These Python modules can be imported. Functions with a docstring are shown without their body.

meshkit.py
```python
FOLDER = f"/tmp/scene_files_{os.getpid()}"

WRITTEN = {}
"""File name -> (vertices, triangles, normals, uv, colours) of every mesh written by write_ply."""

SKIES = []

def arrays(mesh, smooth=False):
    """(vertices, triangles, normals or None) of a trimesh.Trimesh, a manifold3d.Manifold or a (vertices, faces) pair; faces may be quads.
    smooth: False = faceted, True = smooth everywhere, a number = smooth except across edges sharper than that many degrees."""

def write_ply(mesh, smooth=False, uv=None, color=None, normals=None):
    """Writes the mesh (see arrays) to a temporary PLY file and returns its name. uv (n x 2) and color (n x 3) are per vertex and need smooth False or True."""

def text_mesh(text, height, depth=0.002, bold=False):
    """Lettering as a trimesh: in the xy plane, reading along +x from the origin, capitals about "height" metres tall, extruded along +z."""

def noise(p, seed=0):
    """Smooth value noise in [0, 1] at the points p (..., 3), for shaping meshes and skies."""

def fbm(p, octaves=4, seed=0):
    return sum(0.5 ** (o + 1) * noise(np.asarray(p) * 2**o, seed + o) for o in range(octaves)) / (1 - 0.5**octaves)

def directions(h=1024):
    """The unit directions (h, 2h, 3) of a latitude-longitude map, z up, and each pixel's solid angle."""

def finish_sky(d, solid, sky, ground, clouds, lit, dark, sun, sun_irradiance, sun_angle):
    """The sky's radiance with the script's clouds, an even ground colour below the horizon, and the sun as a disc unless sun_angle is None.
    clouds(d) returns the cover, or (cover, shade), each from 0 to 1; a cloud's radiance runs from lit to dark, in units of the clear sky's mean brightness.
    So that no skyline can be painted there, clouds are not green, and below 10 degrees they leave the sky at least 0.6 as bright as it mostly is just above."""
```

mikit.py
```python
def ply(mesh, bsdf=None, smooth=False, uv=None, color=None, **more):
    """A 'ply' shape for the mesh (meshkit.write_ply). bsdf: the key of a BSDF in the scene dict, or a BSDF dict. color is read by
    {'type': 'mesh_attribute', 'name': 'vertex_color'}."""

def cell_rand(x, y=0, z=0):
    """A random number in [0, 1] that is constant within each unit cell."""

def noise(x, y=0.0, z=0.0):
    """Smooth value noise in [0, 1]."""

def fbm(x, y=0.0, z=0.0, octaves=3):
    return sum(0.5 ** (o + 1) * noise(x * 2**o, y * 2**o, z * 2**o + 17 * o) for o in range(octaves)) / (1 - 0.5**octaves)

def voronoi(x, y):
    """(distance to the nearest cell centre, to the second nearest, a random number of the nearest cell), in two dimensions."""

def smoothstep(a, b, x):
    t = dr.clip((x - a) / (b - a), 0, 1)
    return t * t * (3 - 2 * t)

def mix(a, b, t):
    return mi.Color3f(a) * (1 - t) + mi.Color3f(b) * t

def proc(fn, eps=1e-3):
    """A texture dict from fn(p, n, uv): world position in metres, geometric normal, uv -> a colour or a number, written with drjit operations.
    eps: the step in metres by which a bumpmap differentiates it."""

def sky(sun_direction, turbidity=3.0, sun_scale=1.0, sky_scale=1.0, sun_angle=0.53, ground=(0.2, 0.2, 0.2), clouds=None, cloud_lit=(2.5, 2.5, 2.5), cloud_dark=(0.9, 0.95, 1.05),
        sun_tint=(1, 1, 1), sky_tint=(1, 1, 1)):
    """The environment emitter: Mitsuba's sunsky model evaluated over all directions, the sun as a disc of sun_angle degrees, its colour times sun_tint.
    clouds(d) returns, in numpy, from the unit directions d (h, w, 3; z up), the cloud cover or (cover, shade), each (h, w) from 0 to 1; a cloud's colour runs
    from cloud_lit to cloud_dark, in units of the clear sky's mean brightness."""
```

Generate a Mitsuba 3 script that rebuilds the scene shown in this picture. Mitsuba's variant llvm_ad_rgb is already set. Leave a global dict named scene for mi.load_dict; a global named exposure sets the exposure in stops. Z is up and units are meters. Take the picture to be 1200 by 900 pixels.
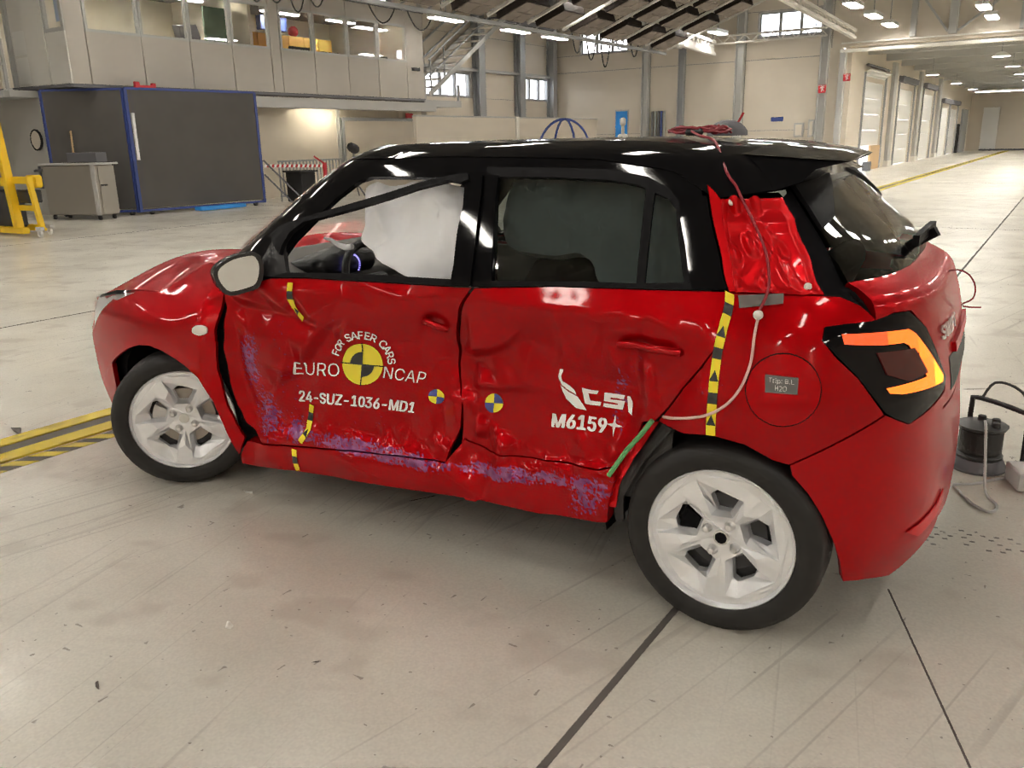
import math, random, sys
import numpy as np, trimesh, shapely
import drjit as dr
import mitsuba as mi
import mikit, meshkit
from mikit import proc, noise, fbm, smoothstep, mix, voronoi

T = mi.ScalarTransform4f
rng = np.random.default_rng(7)
scene, labels = {}, {}
scene['type'] = 'scene'

# ---------------------------------------------------------------- camera (28 mm equivalent, hand-held: a little roll)
CAM = np.array([3.23236, -2.95231, 1.44785]); yaw, pitch, roll = math.radians(-33.2656), math.radians(16.1187), math.radians(-1.2334)
_f = np.array([math.sin(yaw)*math.cos(pitch), math.cos(yaw)*math.cos(pitch), -math.sin(pitch)])
_r = np.array([math.cos(yaw), -math.sin(yaw), 0.]); _u = np.cross(_r, _f)
_up = -math.sin(roll)*_r+math.cos(roll)*_u
scene['camera'] = {'type': 'perspective', 'fov': 62.5679, 'fov_axis': 'x', 'near_clip': .05, 'far_clip': 500,
                   'to_world': T().look_at(origin=CAM.tolist(), target=(CAM+_f).tolist(), up=_up.tolist())}
exposure = 1.12
# daylight: an even overcast sky outside the hall's windows
scene['sky'] = mikit.sky((.3, -.5, .8), turbidity=4.0, sun_scale=0.0, sky_scale=22.0, ground=(.3, .3, .3),
                         clouds=lambda d: 0.9+0*d[..., 0], cloud_lit=(1.5, 1.55, 1.6), cloud_dark=(1.2, 1.25, 1.3))
LAMP = 26.0            # radiance of the hall's tube and bay lamps

# ---------------------------------------------------------------- entries
def num(key):
    if key not in scene and key not in labels: return key
    k = 1
    while f'{key}_{k:03d}' in scene or f'{key}_{k:03d}' in labels: k += 1
    return f'{key}_{k:03d}'
def thing(name, label, cat, group=None):
    key = num(name); labels[key] = {'label': label, 'category': cat}
    if group: labels[key]['group'] = group
    return key
def put(name, mesh, bsdf, parent=None, smooth=False, label=None, kind=None, M=None, **more):
    key = num((parent+'__' if parent else '')+name)
    if M is not None:
        mesh = mesh.copy(); mesh.apply_transform(M)
    scene[key] = mikit.ply(mesh, bsdf, smooth=smooth, **more)
    e = {}
    if label: e['label'] = label
    if kind: e['kind'] = kind
    if e: labels[key] = e
    return key
def solid(name, mesh, bsdf, label, cat, group=None, smooth=False, kind=None, **more):
    key = put(name, mesh, bsdf, None, smooth, **more)
    labels[key] = {'label': label, 'category': cat}
    if group: labels[key]['group'] = group
    if kind: labels[key]['kind'] = kind
    return key
def struct(name, mesh, bsdf, label, smooth=False, cat=None, **more):
    key = put(name, mesh, bsdf, None, smooth, **more)
    labels[key] = {'label': label, 'kind': 'structure'}
    if cat: labels[key]['category'] = cat
    return key

ORD = ['first', 'second', 'third', 'fourth', 'fifth', 'sixth', 'seventh', 'eighth', 'ninth', 'tenth', 'eleventh', 'twelfth', 'thirteenth', 'fourteenth']
def in_frame(*pts):
    # does the photograph show any of these points (used to leave out what it does not show, and to count what it does)
    f_ = 600/math.tan(math.radians(62.5679/2)); d = np.array(pts, float)-CAM
    x, y, z = d @ (math.cos(roll)*_r+math.sin(roll)*_u), d @ _up, d @ _f
    return bool(np.any((z > .1) & (np.abs(x*f_) < 600*z) & (np.abs(y*f_) < 450*z)))

# ---------------------------------------------------------------- materials
def rgb(*c): return {'type': 'rgb', 'value': list(c)}
def srgb(r, g, b): return [((c/255+.055)/1.055)**2.4 if c > 10 else c/255/12.92 for c in (r, g, b)]
def mat(key, bsdf): scene[key] = bsdf; return key
def two(b): return {'type': 'twosided', 'b': b}
def prin(key, col, rough=.5, metal=0., cc=0., ccg=.95, spec=.5, **k):
    d = {'type': 'principled', 'base_color': col if isinstance(col, dict) else rgb(*col), 'roughness': rough, 'metallic': metal, 'specular': spec, **k}
    if cc: d.update(clearcoat=cc, clearcoat_gloss=ccg)
    return mat(key, two(d))
def emit(*c): return {'type': 'area', 'radiance': {'type': 'rgb', 'value': list(c)}}

C_Y, S_Y = math.cos(math.radians(3.003)), math.sin(math.radians(3.003))   # the car stands 3 degrees off the hall's axes
CARM = np.eye(4); CARM[:2, :2] = [[C_Y, -S_Y], [S_Y, C_Y]]
def carxyz(p):   # world -> car coordinates, for textures
    return p.x*C_Y+p.y*S_Y, p.y*C_Y-p.x*S_Y, p.z

def scuff(p, n, uv):
    """bluish violet streaks rubbed off the barrier face, on the left doors and sill only"""
    x, y, z = carxyz(p)
    def blob(cx, cz, rx, rz, t=0.):
        dx, dz = x-cx, z-cz-t*(x-cx)
        return dr.maximum(0, 1-dr.square(dx/rx)-dr.square(dz/rz))
    m = (blob(.50, .62, .10, .17)+blob(.56, .39, .10, .13)*1.2+blob(.70, .60, .08, .30)*.5+blob(.72, .345, .11, .07)*.9+blob(1.02, .335, .36, .045)*1.2+blob(1.30, .33, .20, .04)*1.1
         +blob(1.70, .355, .30, .034, .05)*1.3+blob(2.03, .35, .12, .09, .5)*1.0+blob(1.95, .385, .16, .03)*.8+blob(2.10, .66, .04, .16)*.8+blob(1.0, .79, .10, .06)*.35+blob(1.05, .45, .12, .16)*.3
         +blob(2.16, .77, .16, .09)*.4+blob(2.4, .72, .06, .16)*.3)
    m = dr.select(y < -.5, dr.minimum(m, 1.1), 0)
    st = noise(x*150, z*150+x*60, 1)*.50+noise(x*60+z*25, z*210, 3)*.35+fbm(x*18, z*18, 5)*.40
    return smoothstep(.80, .98, st*.80+m*.44)*smoothstep(.0, .15, m)
def paint_col(p, n, uv):
    s = scuff(p, n, uv)
    x, y, z = carxyz(p)
    c2 = mix((.05, .05, .20), (.24, .17, .36), noise(x*60, z*60, 2))
    return mix((.31, .0012, .0035), c2, s*.62)
def paint(key, col, metal=.55, flake=None):
    c = col if isinstance(col, dict) else rgb(*col); c2 = rgb(*flake) if flake else c
    return mat(key, two({'type': 'blendbsdf', 'weight': metal, 'a': {'type': 'principled', 'base_color': c, 'roughness': .045, 'specular': .34},
                         'b': {'type': 'principled', 'base_color': c2, 'roughness': .33, 'metallic': 1.0}}))
paint('red_paint', (.18, .0006, .0015), flake=(.52, .003, .008)); paint('red_scuffed', proc(paint_col), flake=None)
paint('red_inner', (.55, .006, .010), .6)
prin('black_paint', (.003, .003, .004), .035, 0, spec=.30)
prin('black_plastic', (.012, .012, .013), .45)
prin('black_matt', (.005, .005, .006), .8, spec=.05)
prin('dark_trim', (.005, .005, .006), .5, spec=.08)
prin('rubber', proc(lambda p, n, uv: mix((.008, .008, .009), (.016, .015, .014), fbm(p.x*30, p.y*30, p.z*30))), .55, spec=.3)
prin('rubber_smooth', (.02, .02, .02), .4)
prin('interior', (.035, .034, .033), .7)
prin('interior_grey', (.20, .19, .18), .7)
prin('dash_top', (.085, .08, .072), .65)
prin('seat_cloth', (.03, .03, .033), .85)
prin('airbag_cloth', (.84, .86, .91), .85)
prin('lamp_silver', (.80, .80, .82), .25, .5)
prin('rim_silver', (.76, .77, .80), .28, .55, .7, .97)
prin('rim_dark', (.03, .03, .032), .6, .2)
prin('steel', (.55, .55, .54), .32, .9)
prin('chrome', (.85, .85, .86), .08, 1.0)
prin('disc_steel', (.30, .27, .24), .42, .8)
prin('caliper', (.45, .45, .45), .45, .6)
mat('mirror_glass', two({'type': 'principled', 'base_color': rgb(.72, .73, .74), 'roughness': .12, 'metallic': 1.0}))
mat('glass_clear', {'type': 'thindielectric', 'int_ior': 1.5})
def tinted(key, t): return mat(key, {'type': 'thindielectric', 'int_ior': 1.5, 'specular_transmittance': rgb(*t)})
tinted('glass_tint', (.20, .23, .22)); tinted('glass_dark', (.025, .025, .02))
mat('lens_smoke', {'type': 'thindielectric', 'int_ior': 1.5, 'specular_transmittance': rgb(.55, .53, .52)})
prin('lamp_black', (.003, .003, .004), .03, spec=.22)
prin('lens_red', (.05, .003, .003), .05, spec=.5)
prin('white_print', (.86, .86, .86), .45)
prin('yellow_print', (.80, .68, .04), .45)
prin('blue_print', (.05, .06, .22), .45)
prin('black_print', (.015, .015, .015), .4)
prin('tape_yellow', (.82, .66, .02), .45)
prin('grey_tape', (.10, .09, .085), .6)
prin('plaque', (.085, .085, .085), .5)
prin('red_wire', (.20, .012, .02), .45)
prin('pale_wire', (.62, .42, .38), .5)
prin('white_plastic', (.75, .74, .70), .5)
prin('green_rod', (.10, .32, .12), .5)
# ---------------------------------------------------------------- car surface: plan outlines lofted over height
from scipy.interpolate import PchipInterpolator, LinearNDInterpolator, RegularGridInterpolator
from scipy.ndimage import gaussian_filter
from scipy.spatial import Delaunay
import shapely
from shapely.geometry import Polygon, Point, MultiPolygon, LineString

def pch(*pts):
    a = np.array(pts, float)
    return PchipInterpolator(a[:, 0], a[:, 1], extrapolate=True)

W_z = pch((.10,.775),(.14,.80),(.20,.825),(.30,.845),(.42,.856),(.55,.862),(.66,.867),(.73,.868),(.78,.860),(.85,.846),(.92,.830),(.97,.812),(1.05,.783),(1.15,.742),(1.25,.697),(1.33,.655),(1.385,.618),(1.41,.590),(1.43,.548),(1.445,.495),(1.46,.42))
XR_z = pch((.10,2.95),(.16,2.985),(.22,3.005),(.30,3.02),(.42,3.018),(.55,3.005),(.62,3.0),(.70,3.0),(.80,2.985),(.90,2.965),(.97,2.94),(1.0,2.915),(1.03,2.875),(1.06,2.835),(1.12,2.785),(1.2,2.69),(1.3,2.585),(1.36,2.525),(1.42,2.46),(1.46,2.40))
XFL_z = pch((.10,-.76),(.16,-.82),(.25,-.885),(.40,-.925),(.55,-.93),(.65,-.905),(.75,-.86),(.85,-.78),(.95,-.64),(1.1,-.4))
XFU_z = pch((.80,.0),(.93,.07),(1.0,.16),(1.1,.31),(1.2,.46),(1.3,.62),(1.385,.77),(1.42,.86),(1.46,.98))

def _quarter(n):
    th = np.linspace(0, np.pi/2, 900)**1
    th = np.pi/2*(.5-.5*np.cos(np.pi*np.linspace(0,1,900)))
    a, b = np.sin(th)**(2/n), np.cos(th)**(2/n)
    return a, b

_QT = {}
def cap(u, ax, bw, n, key):
    # u in 0..1 along the end cap (0 at the side, 1 at the centre line): unit superellipse by arc length for a typical aspect
    if key not in _QT:
        a, b = _quarter(n)
        L = np.r_[0, np.cumsum(np.hypot(np.diff(a*key[1]), np.diff(b*key[2])))]
        _QT[key] = (L/L[-1], a, b)
    L, a, b = _QT[key]
    return np.interp(u, L, a)*ax, np.interp(u, L, b)*bw

REAR = ('r', .85, .80); FRL = ('f', 1.35, .84); FRU = ('u', .9, .72)
def sstep(a, b, x):
    t = np.clip((x-a)/(b-a), 0, 1); return t*t*(3-2*t)

def flare(x, z):
    r = np.hypot(x-2.45, z-.30); f = np.hypot(x, z-.30)
    return .016*np.exp(-((r-.34)/.10)**2) + .016*np.exp(-((f-.34)/.10)**2) + .012*np.exp(-((r-.45)/.25)**2)*sstep(1.6, 2.2, x)

def surf0(s, z, upper=False):
    """undamaged left side of the body: s = x along the doors, running on round the front and the rear to the centre line"""
    s = np.asarray(s, float); z = np.asarray(z, float); s, z = np.broadcast_arrays(s, z)
    w = W_z(z)
    xc = 1.3 if upper else .5
    x = s.copy(); y = -w*np.ones_like(s)
    m = s > 2.2
    if m.any():
        ax, by = cap((s[m]-2.2)/1.5, XR_z(z[m])-2.2, w[m], 3.6, REAR)
        x[m] = 2.2+ax; y[m] = -by
    m = s < xc
    if m.any():
        if upper:
            ax, by = cap((xc-s[m])/1.6, xc-XFU_z(z[m]), w[m], 4.6, FRU)
        else:
            ax, by = cap((xc-s[m])/2.0, xc-XFL_z(z[m]), w[m], 3.5, FRL)
        x[m] = xc-ax; y[m] = -by
    if not upper:
        k = np.clip((z-.72)/.25, 0, 1.3)**2*.13*(1-sstep(.05, .62, x))
        y = y + k*np.clip(-y/.5, 0, 1)
    if upper: z = z-.035*sstep(1.9, 2.6, x)*np.clip((z-1.30)/.13, 0, 1)
    side = np.clip(-y-.5, 0, .25)/.25
    y = y - flare(x, z)*side
    # plan bow of the doors and the light-catching channel above the sill
    y = y + side*(.010*((np.clip(x, 0, 2.5)-1.3)/1.2)**2)*(z > 0) + side*.012*np.exp(-((z-.40)/.10)**2)*sstep(.3,.6,x)*(1-sstep(1.8,2.1,x))
    return np.stack([x, y, z], -1)

_dent = None
def dent(s, z):
    if _dent is None: return 0*s
    return _dent(np.stack([np.clip(s, DS0, DS1), np.clip(z, DZ0, DZ1)], -1))
DS0, DS1, DZ0, DZ1, DH = -.2, 2.95, .10, 1.42, .006
def make_dent(ctrl, blur=1.3, extra=None):
    """depth of the crash damage: straight facets between control points (s, z, depth), slightly softened"""
    global _dent
    c = np.array(ctrl, float)
    gs, gz = np.arange(DS0, DS1+DH, DH), np.arange(DZ0, DZ1+DH, DH)
    S, Z = np.meshgrid(gs, gz, indexing='ij')
    D = LinearNDInterpolator(c[:, :2]*[1, 1], c[:, 2])(S, Z)
    D = np.nan_to_num(D)
    if extra is not None: D = D + extra(S, Z)
    D = gaussian_filter(D, blur)
    _dent = RegularGridInterpolator((gs, gz), D, bounds_error=False, fill_value=0)

def surfL(s, z, off=0.0, dented=True, upper=False):
    s = np.asarray(s, float); z = np.asarray(z, float); s, z = np.broadcast_arrays(s, z)
    P = surf0(s, z, upper)
    if dented: 
        P = P.copy(); P[..., 1] += dent(s, z)
    if np.any(off):
        e = .004
        a = surf0(s+e, z, upper)-surf0(s-e, z, upper); b = surf0(s, z+e, upper)-surf0(s, z-e, upper)
        n = np.cross(a, b); n /= np.linalg.norm(n, axis=-1, keepdims=True)+1e-12
        P = P + n*np.asarray(off)[..., None]
    return P
def surfU(s, z, off=0.0, dented=True): return surfL(s, z, off, dented, True)

def densify(ring, h):
    ring = np.asarray(ring, float)
    out = []
    for a, b in zip(ring, np.roll(ring, -1, 0)):
        n = max(1, int(np.ceil(np.linalg.norm(b-a)/h)))
        out.append(a+(b-a)*np.linspace(0, 1, n, endpoint=False)[:, None])
    return np.vstack(out)

def smooth_ring(pts, closed=True, h=.01, keep=()):
    """Catmull-Rom through the points"""
    p = np.asarray(pts, float); n = len(p); out = []
    for i in range(n if closed else n-1):
        a, b, c, d = (p[(i+k) % n] if closed else p[min(max(i+k, 0), n-1)] for k in (-1, 0, 1, 2))
        m = max(2, int(np.linalg.norm(c-b)/h))
        t = np.linspace(0, 1, m, endpoint=False)[:, None]
        out.append(.5*((2*b)+(-a+c)*t+(2*a-5*b+4*c-d)*t**2+(-a+3*b-3*c+d)*t**3))
    if not closed: out.append(p[-1:])
    return np.vstack(out)

def tri2d(poly, h):
    """triangles of a shapely polygon with an inner grid of step h: (points, faces, rings of boundary indices)"""
    poly = shapely.set_precision(poly, 1e-6)
    if isinstance(poly, MultiPolygon) or poly.geom_type == 'GeometryCollection':
        poly = max([g for g in poly.geoms if g.geom_type == 'Polygon'], key=lambda g: g.area)
    rings = [np.array(poly.exterior.coords)[:-1]] + [np.array(r.coords)[:-1] for r in poly.interiors]
    pts, idx = [], []
    k = 0
    for r in rings:
        d = densify(r, h); idx.append(np.arange(k, k+len(d))); k += len(d); pts.append(d)
    x0, y0, x1, y1 = poly.bounds
    gx, gy = np.meshgrid(np.arange(x0+h/2, x1, h), np.arange(y0+h/2, y1, h*.92), indexing='ij')
    gx = gx + (np.arange(gx.shape[1]) % 2)*h/2
    g = np.stack([gx.ravel(), gy.ravel()], 1)
    inner = poly.buffer(-h*.45)
    if not inner.is_empty:
        g = g[shapely.contains_xy(inner, g[:, 0], g[:, 1])]
        pts.append(g)
    P = np.vstack(pts)
    T = Delaunay(P).simplices
    c = P[T].mean(1)
    T = T[shapely.contains_xy(poly, c[:, 0], c[:, 1])]
    a = P[T]; ar = np.cross(a[:, 1]-a[:, 0], a[:, 2]-a[:, 0])
    T = T[np.abs(ar) > 1e-10]; ar = ar[np.abs(ar) > 1e-10]
    T[ar < 0] = T[ar < 0][:, ::-1]
    return P, T, idx

def panel(outline, fn, h=.016, thick=.012, off=0.0, clip=None, lip=True):
    """sheet over fn(s, z, off) with turned-in edges"""
    poly = outline if hasattr(outline, 'area') else Polygon(outline)
    if not poly.is_valid: poly = poly.buffer(0)
    if clip is not None: poly = clip(poly)
    P, T, rings = tri2d(poly, h)
    V = fn(P[:, 0], P[:, 1], off=np.full(len(P), off))
    verts, faces = [V], [T]
    k = len(V)
    if thick:
        for r in rings:
            b = P[r]
            if lip:
                B1 = fn(b[:, 0], b[:, 1], off=np.full(len(b), off)); 
            lo = fn(b[:, 0], b[:, 1], off=np.full(len(b), off-thick))
            n = len(r); verts += [V[r], lo]
            i = np.arange(n); j = (i+1) % n
            faces += [np.stack([k+i, k+n+i, k+j], 1), np.stack([k+j, k+n+i, k+n+j], 1)]
            k += 2*n
    return trimesh.Trimesh(np.vstack(verts), np.vstack(faces), process=False)

def stripmesh(A, B):
    """ruled strip between two polylines of equal length"""
    n = len(A); i = np.arange(n-1)
    return trimesh.Trimesh(np.vstack([A, B]), np.vstack([np.stack([i, i+1, n+i], 1), np.stack([i+1, n+i+1, n+i], 1)]), process=False)

def gridmesh(V, flip=False, closed_u=False, closed_v=False):
    a, b = V.shape[:2]
    iu = np.arange(a if closed_u else a-1); iv = np.arange(b if closed_v else b-1)
    I, J = np.meshgrid(iu, iv, indexing='ij'); I2, J2 = (I+1) % a, (J+1) % b
    q = np.stack([I*b+J, I2*b+J, I2*b+J2, I*b+J2], -1).reshape(-1, 4)
    if flip: q = q[:, ::-1]
    return trimesh.Trimesh(V.reshape(-1, 3), np.vstack([q[:, [0, 1, 2]], q[:, [0, 2, 3]]]), process=False)

def tube(pts, r, sides=8, smooth_h=None, caps=True):
    p = np.asarray(pts, float)
    if smooth_h: p = smooth_ring(p, False, smooth_h)
    t = np.gradient(p, axis=0); t /= np.linalg.norm(t, axis=1, keepdims=True)+1e-12
    n = np.cross(t[0], [0.13, 0.29, .95]); n /= np.linalg.norm(n)
    N = []
    for k in range(len(p)):
        n = n-t[k]*(n@t[k]); n /= np.linalg.norm(n)+1e-12; N.append(n)
    N = np.array(N); B = np.cross(t, N)
    a = np.arange(sides)*2*np.pi/sides
    rr = np.broadcast_to(np.asarray(r, float), (len(p),))
    V = p[:, None]+rr[:, None, None]*(np.cos(a)[None, :, None]*N[:, None]+np.sin(a)[None, :, None]*B[:, None])
    m = gridmesh(V, closed_v=True, flip=False)
    if caps:
        k = len(m.vertices); f = []
        n_ = len(p)
        for e, base in ((0, 0), (1, (n_-1)*sides)):
            for i in range(1, sides-1):
                tri = [base, base+i, base+i+1]
                f.append(tri if e else tri[::-1])
        m = trimesh.Trimesh(m.vertices, np.vstack([m.faces, f]), process=False)
    return m

def lathe(profile, n=64, axis=1, flip=False):
    """profile (r, t) revolved about an axis; t runs along it"""
    pr = np.asarray(profile, float); a = np.arange(n)*2*np.pi/n
    V = np.zeros((len(pr), n, 3)); o = [i for i in range(3) if i != axis]
    V[..., o[0]] = pr[:, :1]*np.cos(a); V[..., o[1]] = pr[:, :1]*np.sin(a); V[..., axis] = pr[:, 1:2]
    return gridmesh(V, closed_v=True, flip=flip)

def bx(cx, cy, cz, sx, sy, sz, bev=0.0):
    if bev:
        m = trimesh.creation.box((1, 1, 1))
        e = np.array([sx, sy, sz])/2
        pts = []
        for k in range(3):
            q = e-bev; q[k] = e[k]
            pts += [np.array(s_)*q for s_ in np.ndindex(2, 2, 2) for s_ in [tuple(2*np.array(s_)-1)]]
        m = trimesh.convex.convex_hull(np.array(pts))
    else:
        m = trimesh.creation.box((sx, sy, sz))
    m.apply_translation((cx, cy, cz)); return m
def hullp(pts, r):
    out = []
    for q in pts:
        s_ = trimesh.creation.icosphere(1, r); s_.apply_translation(q); out.append(s_.vertices)
    return trimesh.convex.convex_hull(np.vstack(out))
def cat(*m):
    m = [x for a in m for x in (a if isinstance(a, (list, tuple)) else [a])]
    return trimesh.util.concatenate(m)
def beam(a, b, w, d=None, up=(0, 0, 1)):
    """box bar from a to b"""
    a, b = np.asarray(a, float), np.asarray(b, float); d = d or w
    t = b-a; L = np.linalg.norm(t); t /= L
    u = np.cross(t, up)
    if np.linalg.norm(u) < 1e-6: u = np.cross(t, (1, 0, 0))
    u /= np.linalg.norm(u); v = np.cross(u, t)
    m = trimesh.creation.box((w, L, d)); M = np.eye(4); M[:3, 0] = u; M[:3, 1] = t; M[:3, 2] = v; M[:3, 3] = (a+b)/2
    m.apply_transform(M); return m
# ================================================================ THE HALL
def _nz(p, a, b, c=0): return fbm(p.x*a, p.y*b, p.z*a+c)
def floor_col(p, n, uv):
    x, y = p.x, p.y
    big = fbm(x*.35, y*.35, 3, octaves=3); mid = fbm(x*2.2, y*2.2, 9); fine = noise(x*160, y*160)
    c = mix((.50, .475, .418), (.61, .585, .525), smoothstep(.25, .75, big*.5+mid*.5))
    c = c*(0.95+.10*fine)
    # long drag scratches in two slanting families, tyre scuffs, droplets
    def scr(a, f1, f2, lo, hi, seed):
        u, v = x*math.cos(a)+y*math.sin(a), -x*math.sin(a)+y*math.cos(a)
        s = noise(v*f1, u*f2, seed); g = fbm(x*.9, y*.9, seed+5)
        return smoothstep(lo, hi, s)*smoothstep(.48, .66, g)
    s = dr.maximum(scr(1.33, 60., .8, .80, .95, 1), dr.maximum(scr(1.80, 100., 1.3, .82, .97, 14)*.8, scr(1.52, 80., .9, .84, .98, 27)*.8))
    c = mix(c, (.26, .23, .20), s*.34)
    sm = fbm(x*3.5+y*2, y*5-x*2.5, 41)
    c = mix(c, (.40, .36, .31), smoothstep(.60, .80, sm)*.45)
    sp = noise(x*42, y*42, 77); c = mix(c, (.20, .18, .16), smoothstep(.955, .975, sp)*.7)
    # broken tyre-tread prints behind the car
    u, v = (x-3.1)*.97+(y-.32)*.24, (y-.32)*.97-(x-3.1)*.24
    cell = mikit.cell_rand(dr.floor(u/.045+.5*dr.floor(v/.03)), dr.floor(v/.03), 5)
    inr = dr.select((dr.abs(u) < .30) & (dr.abs(v) < .10), 1., 0.)
    fu, fv = u/.045+.5*dr.floor(v/.03), v/.03
    fu, fv = fu-dr.floor(fu), fv-dr.floor(fv)
    dash = smoothstep(.12, .2, fu)*(1-smoothstep(.5, .62, fu))*smoothstep(.2, .35, fv)*(1-smoothstep(.6, .8, fv))
    c = mix(c, (.10, .09, .085), inr*dash*dr.select(cell > .45, .9, 0.)*smoothstep(.4, .6, noise(x*25, y*25, 3)+.2))
    # dark tyre streak farther back on the right
    t = (x-2.6)*.58-(y-2.3)*.81; w = (x-2.6)*.81+(y-2.3)*.58
    c = mix(c, (.16, .145, .13), smoothstep(.62, .8, noise(t*40, w*6, 4))*dr.select((dr.abs(t) < .07) & (dr.abs(w) < 1.2), .7, 0.))
    return c
mat('floor_mat', two({'type': 'principled', 'base_color': proc(floor_col), 'roughness': proc(lambda p, n, uv: .20+.22*fbm(p.x*2.5, p.y*2.5, 5)), 'specular': .55}))
prin('seam', (.075, .065, .058), .7)
prin('wall_cream', proc(lambda p, n, uv: mix((.56, .505, .43), (.62, .565, .485), fbm(p.x*.6+p.y*.6, p.z*.6, 2))), .6)
prin('wall_grey', (.36, .35, .33), .6)
prin('panel_grey', proc(lambda p, n, uv: mix((.41, .380, .345), (.45, .42, .38), fbm(p.y*.8, p.z*.8, 4))), .45)
prin('panel_white', (.66, .65, .62), .45)
prin('steel_grey', (.27, .28, .29), .45)
prin('steel_light', (.42, .42, .41), .45)
prin('steel_dark', (.09, .09, .10), .5)
prin('roof_grey', (.16, .155, .14), .7)
prin('white_metal', (.70, .68, .63), .5)
prin('door_white', (.72, .72, .70), .45)
prin('screen_cloth', proc(lambda p, n, uv: mix((.066, .062, .058), (.078, .073, .068), fbm(p.x*3+p.y*3, p.z*3, 6))), .9)
prin('blue_steel', (.028, .05, .20), .45)
prin('blue_bright', (.02, .22, .60), .5)
prin('red_object', (.42, .02, .03), .5)
prin('steel_brushed', (.34, .32, .29), .34, .85)
prin('yellow_machine', (.78, .50, .01), .45)
prin('yellow_rail', proc(lambda p, n, uv: mix((.48, .36, .02), (.30, .22, .03), smoothstep(.5, .75, fbm(p.x*9, p.y*5, 3)))), .5)
prin('rail_dark', (.05, .042, .03), .6)
prin('yellow_line', (.50, .38, .05), .5)
prin('wood', (.52, .36, .20), .6)
prin('orange_wood', (.62, .30, .06), .5)
prin('green_board', (.045, .09, .06), .6)
prin('paper_blue', (.35, .45, .60), .6)
prin('lamp_body', (.6, .6, .58), .5)
prin('panel_under', (.17, .145, .125), .8)
prin('light_housing', (.016, .012, .010), .7, spec=.1)
prin('rear_ceiling', (.46, .46, .41), .7)
prin('black_cloth', (.012, .012, .013), .9)
mat('pane', {'type': 'thindielectric', 'int_ior': 1.5})
def boxm(x0, x1, y0, y1, z0, z1): return bx((x0+x1)/2, (y0+y1)/2, (z0+z1)/2, abs(x1-x0), abs(y1-y0), abs(z1-z0))
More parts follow.
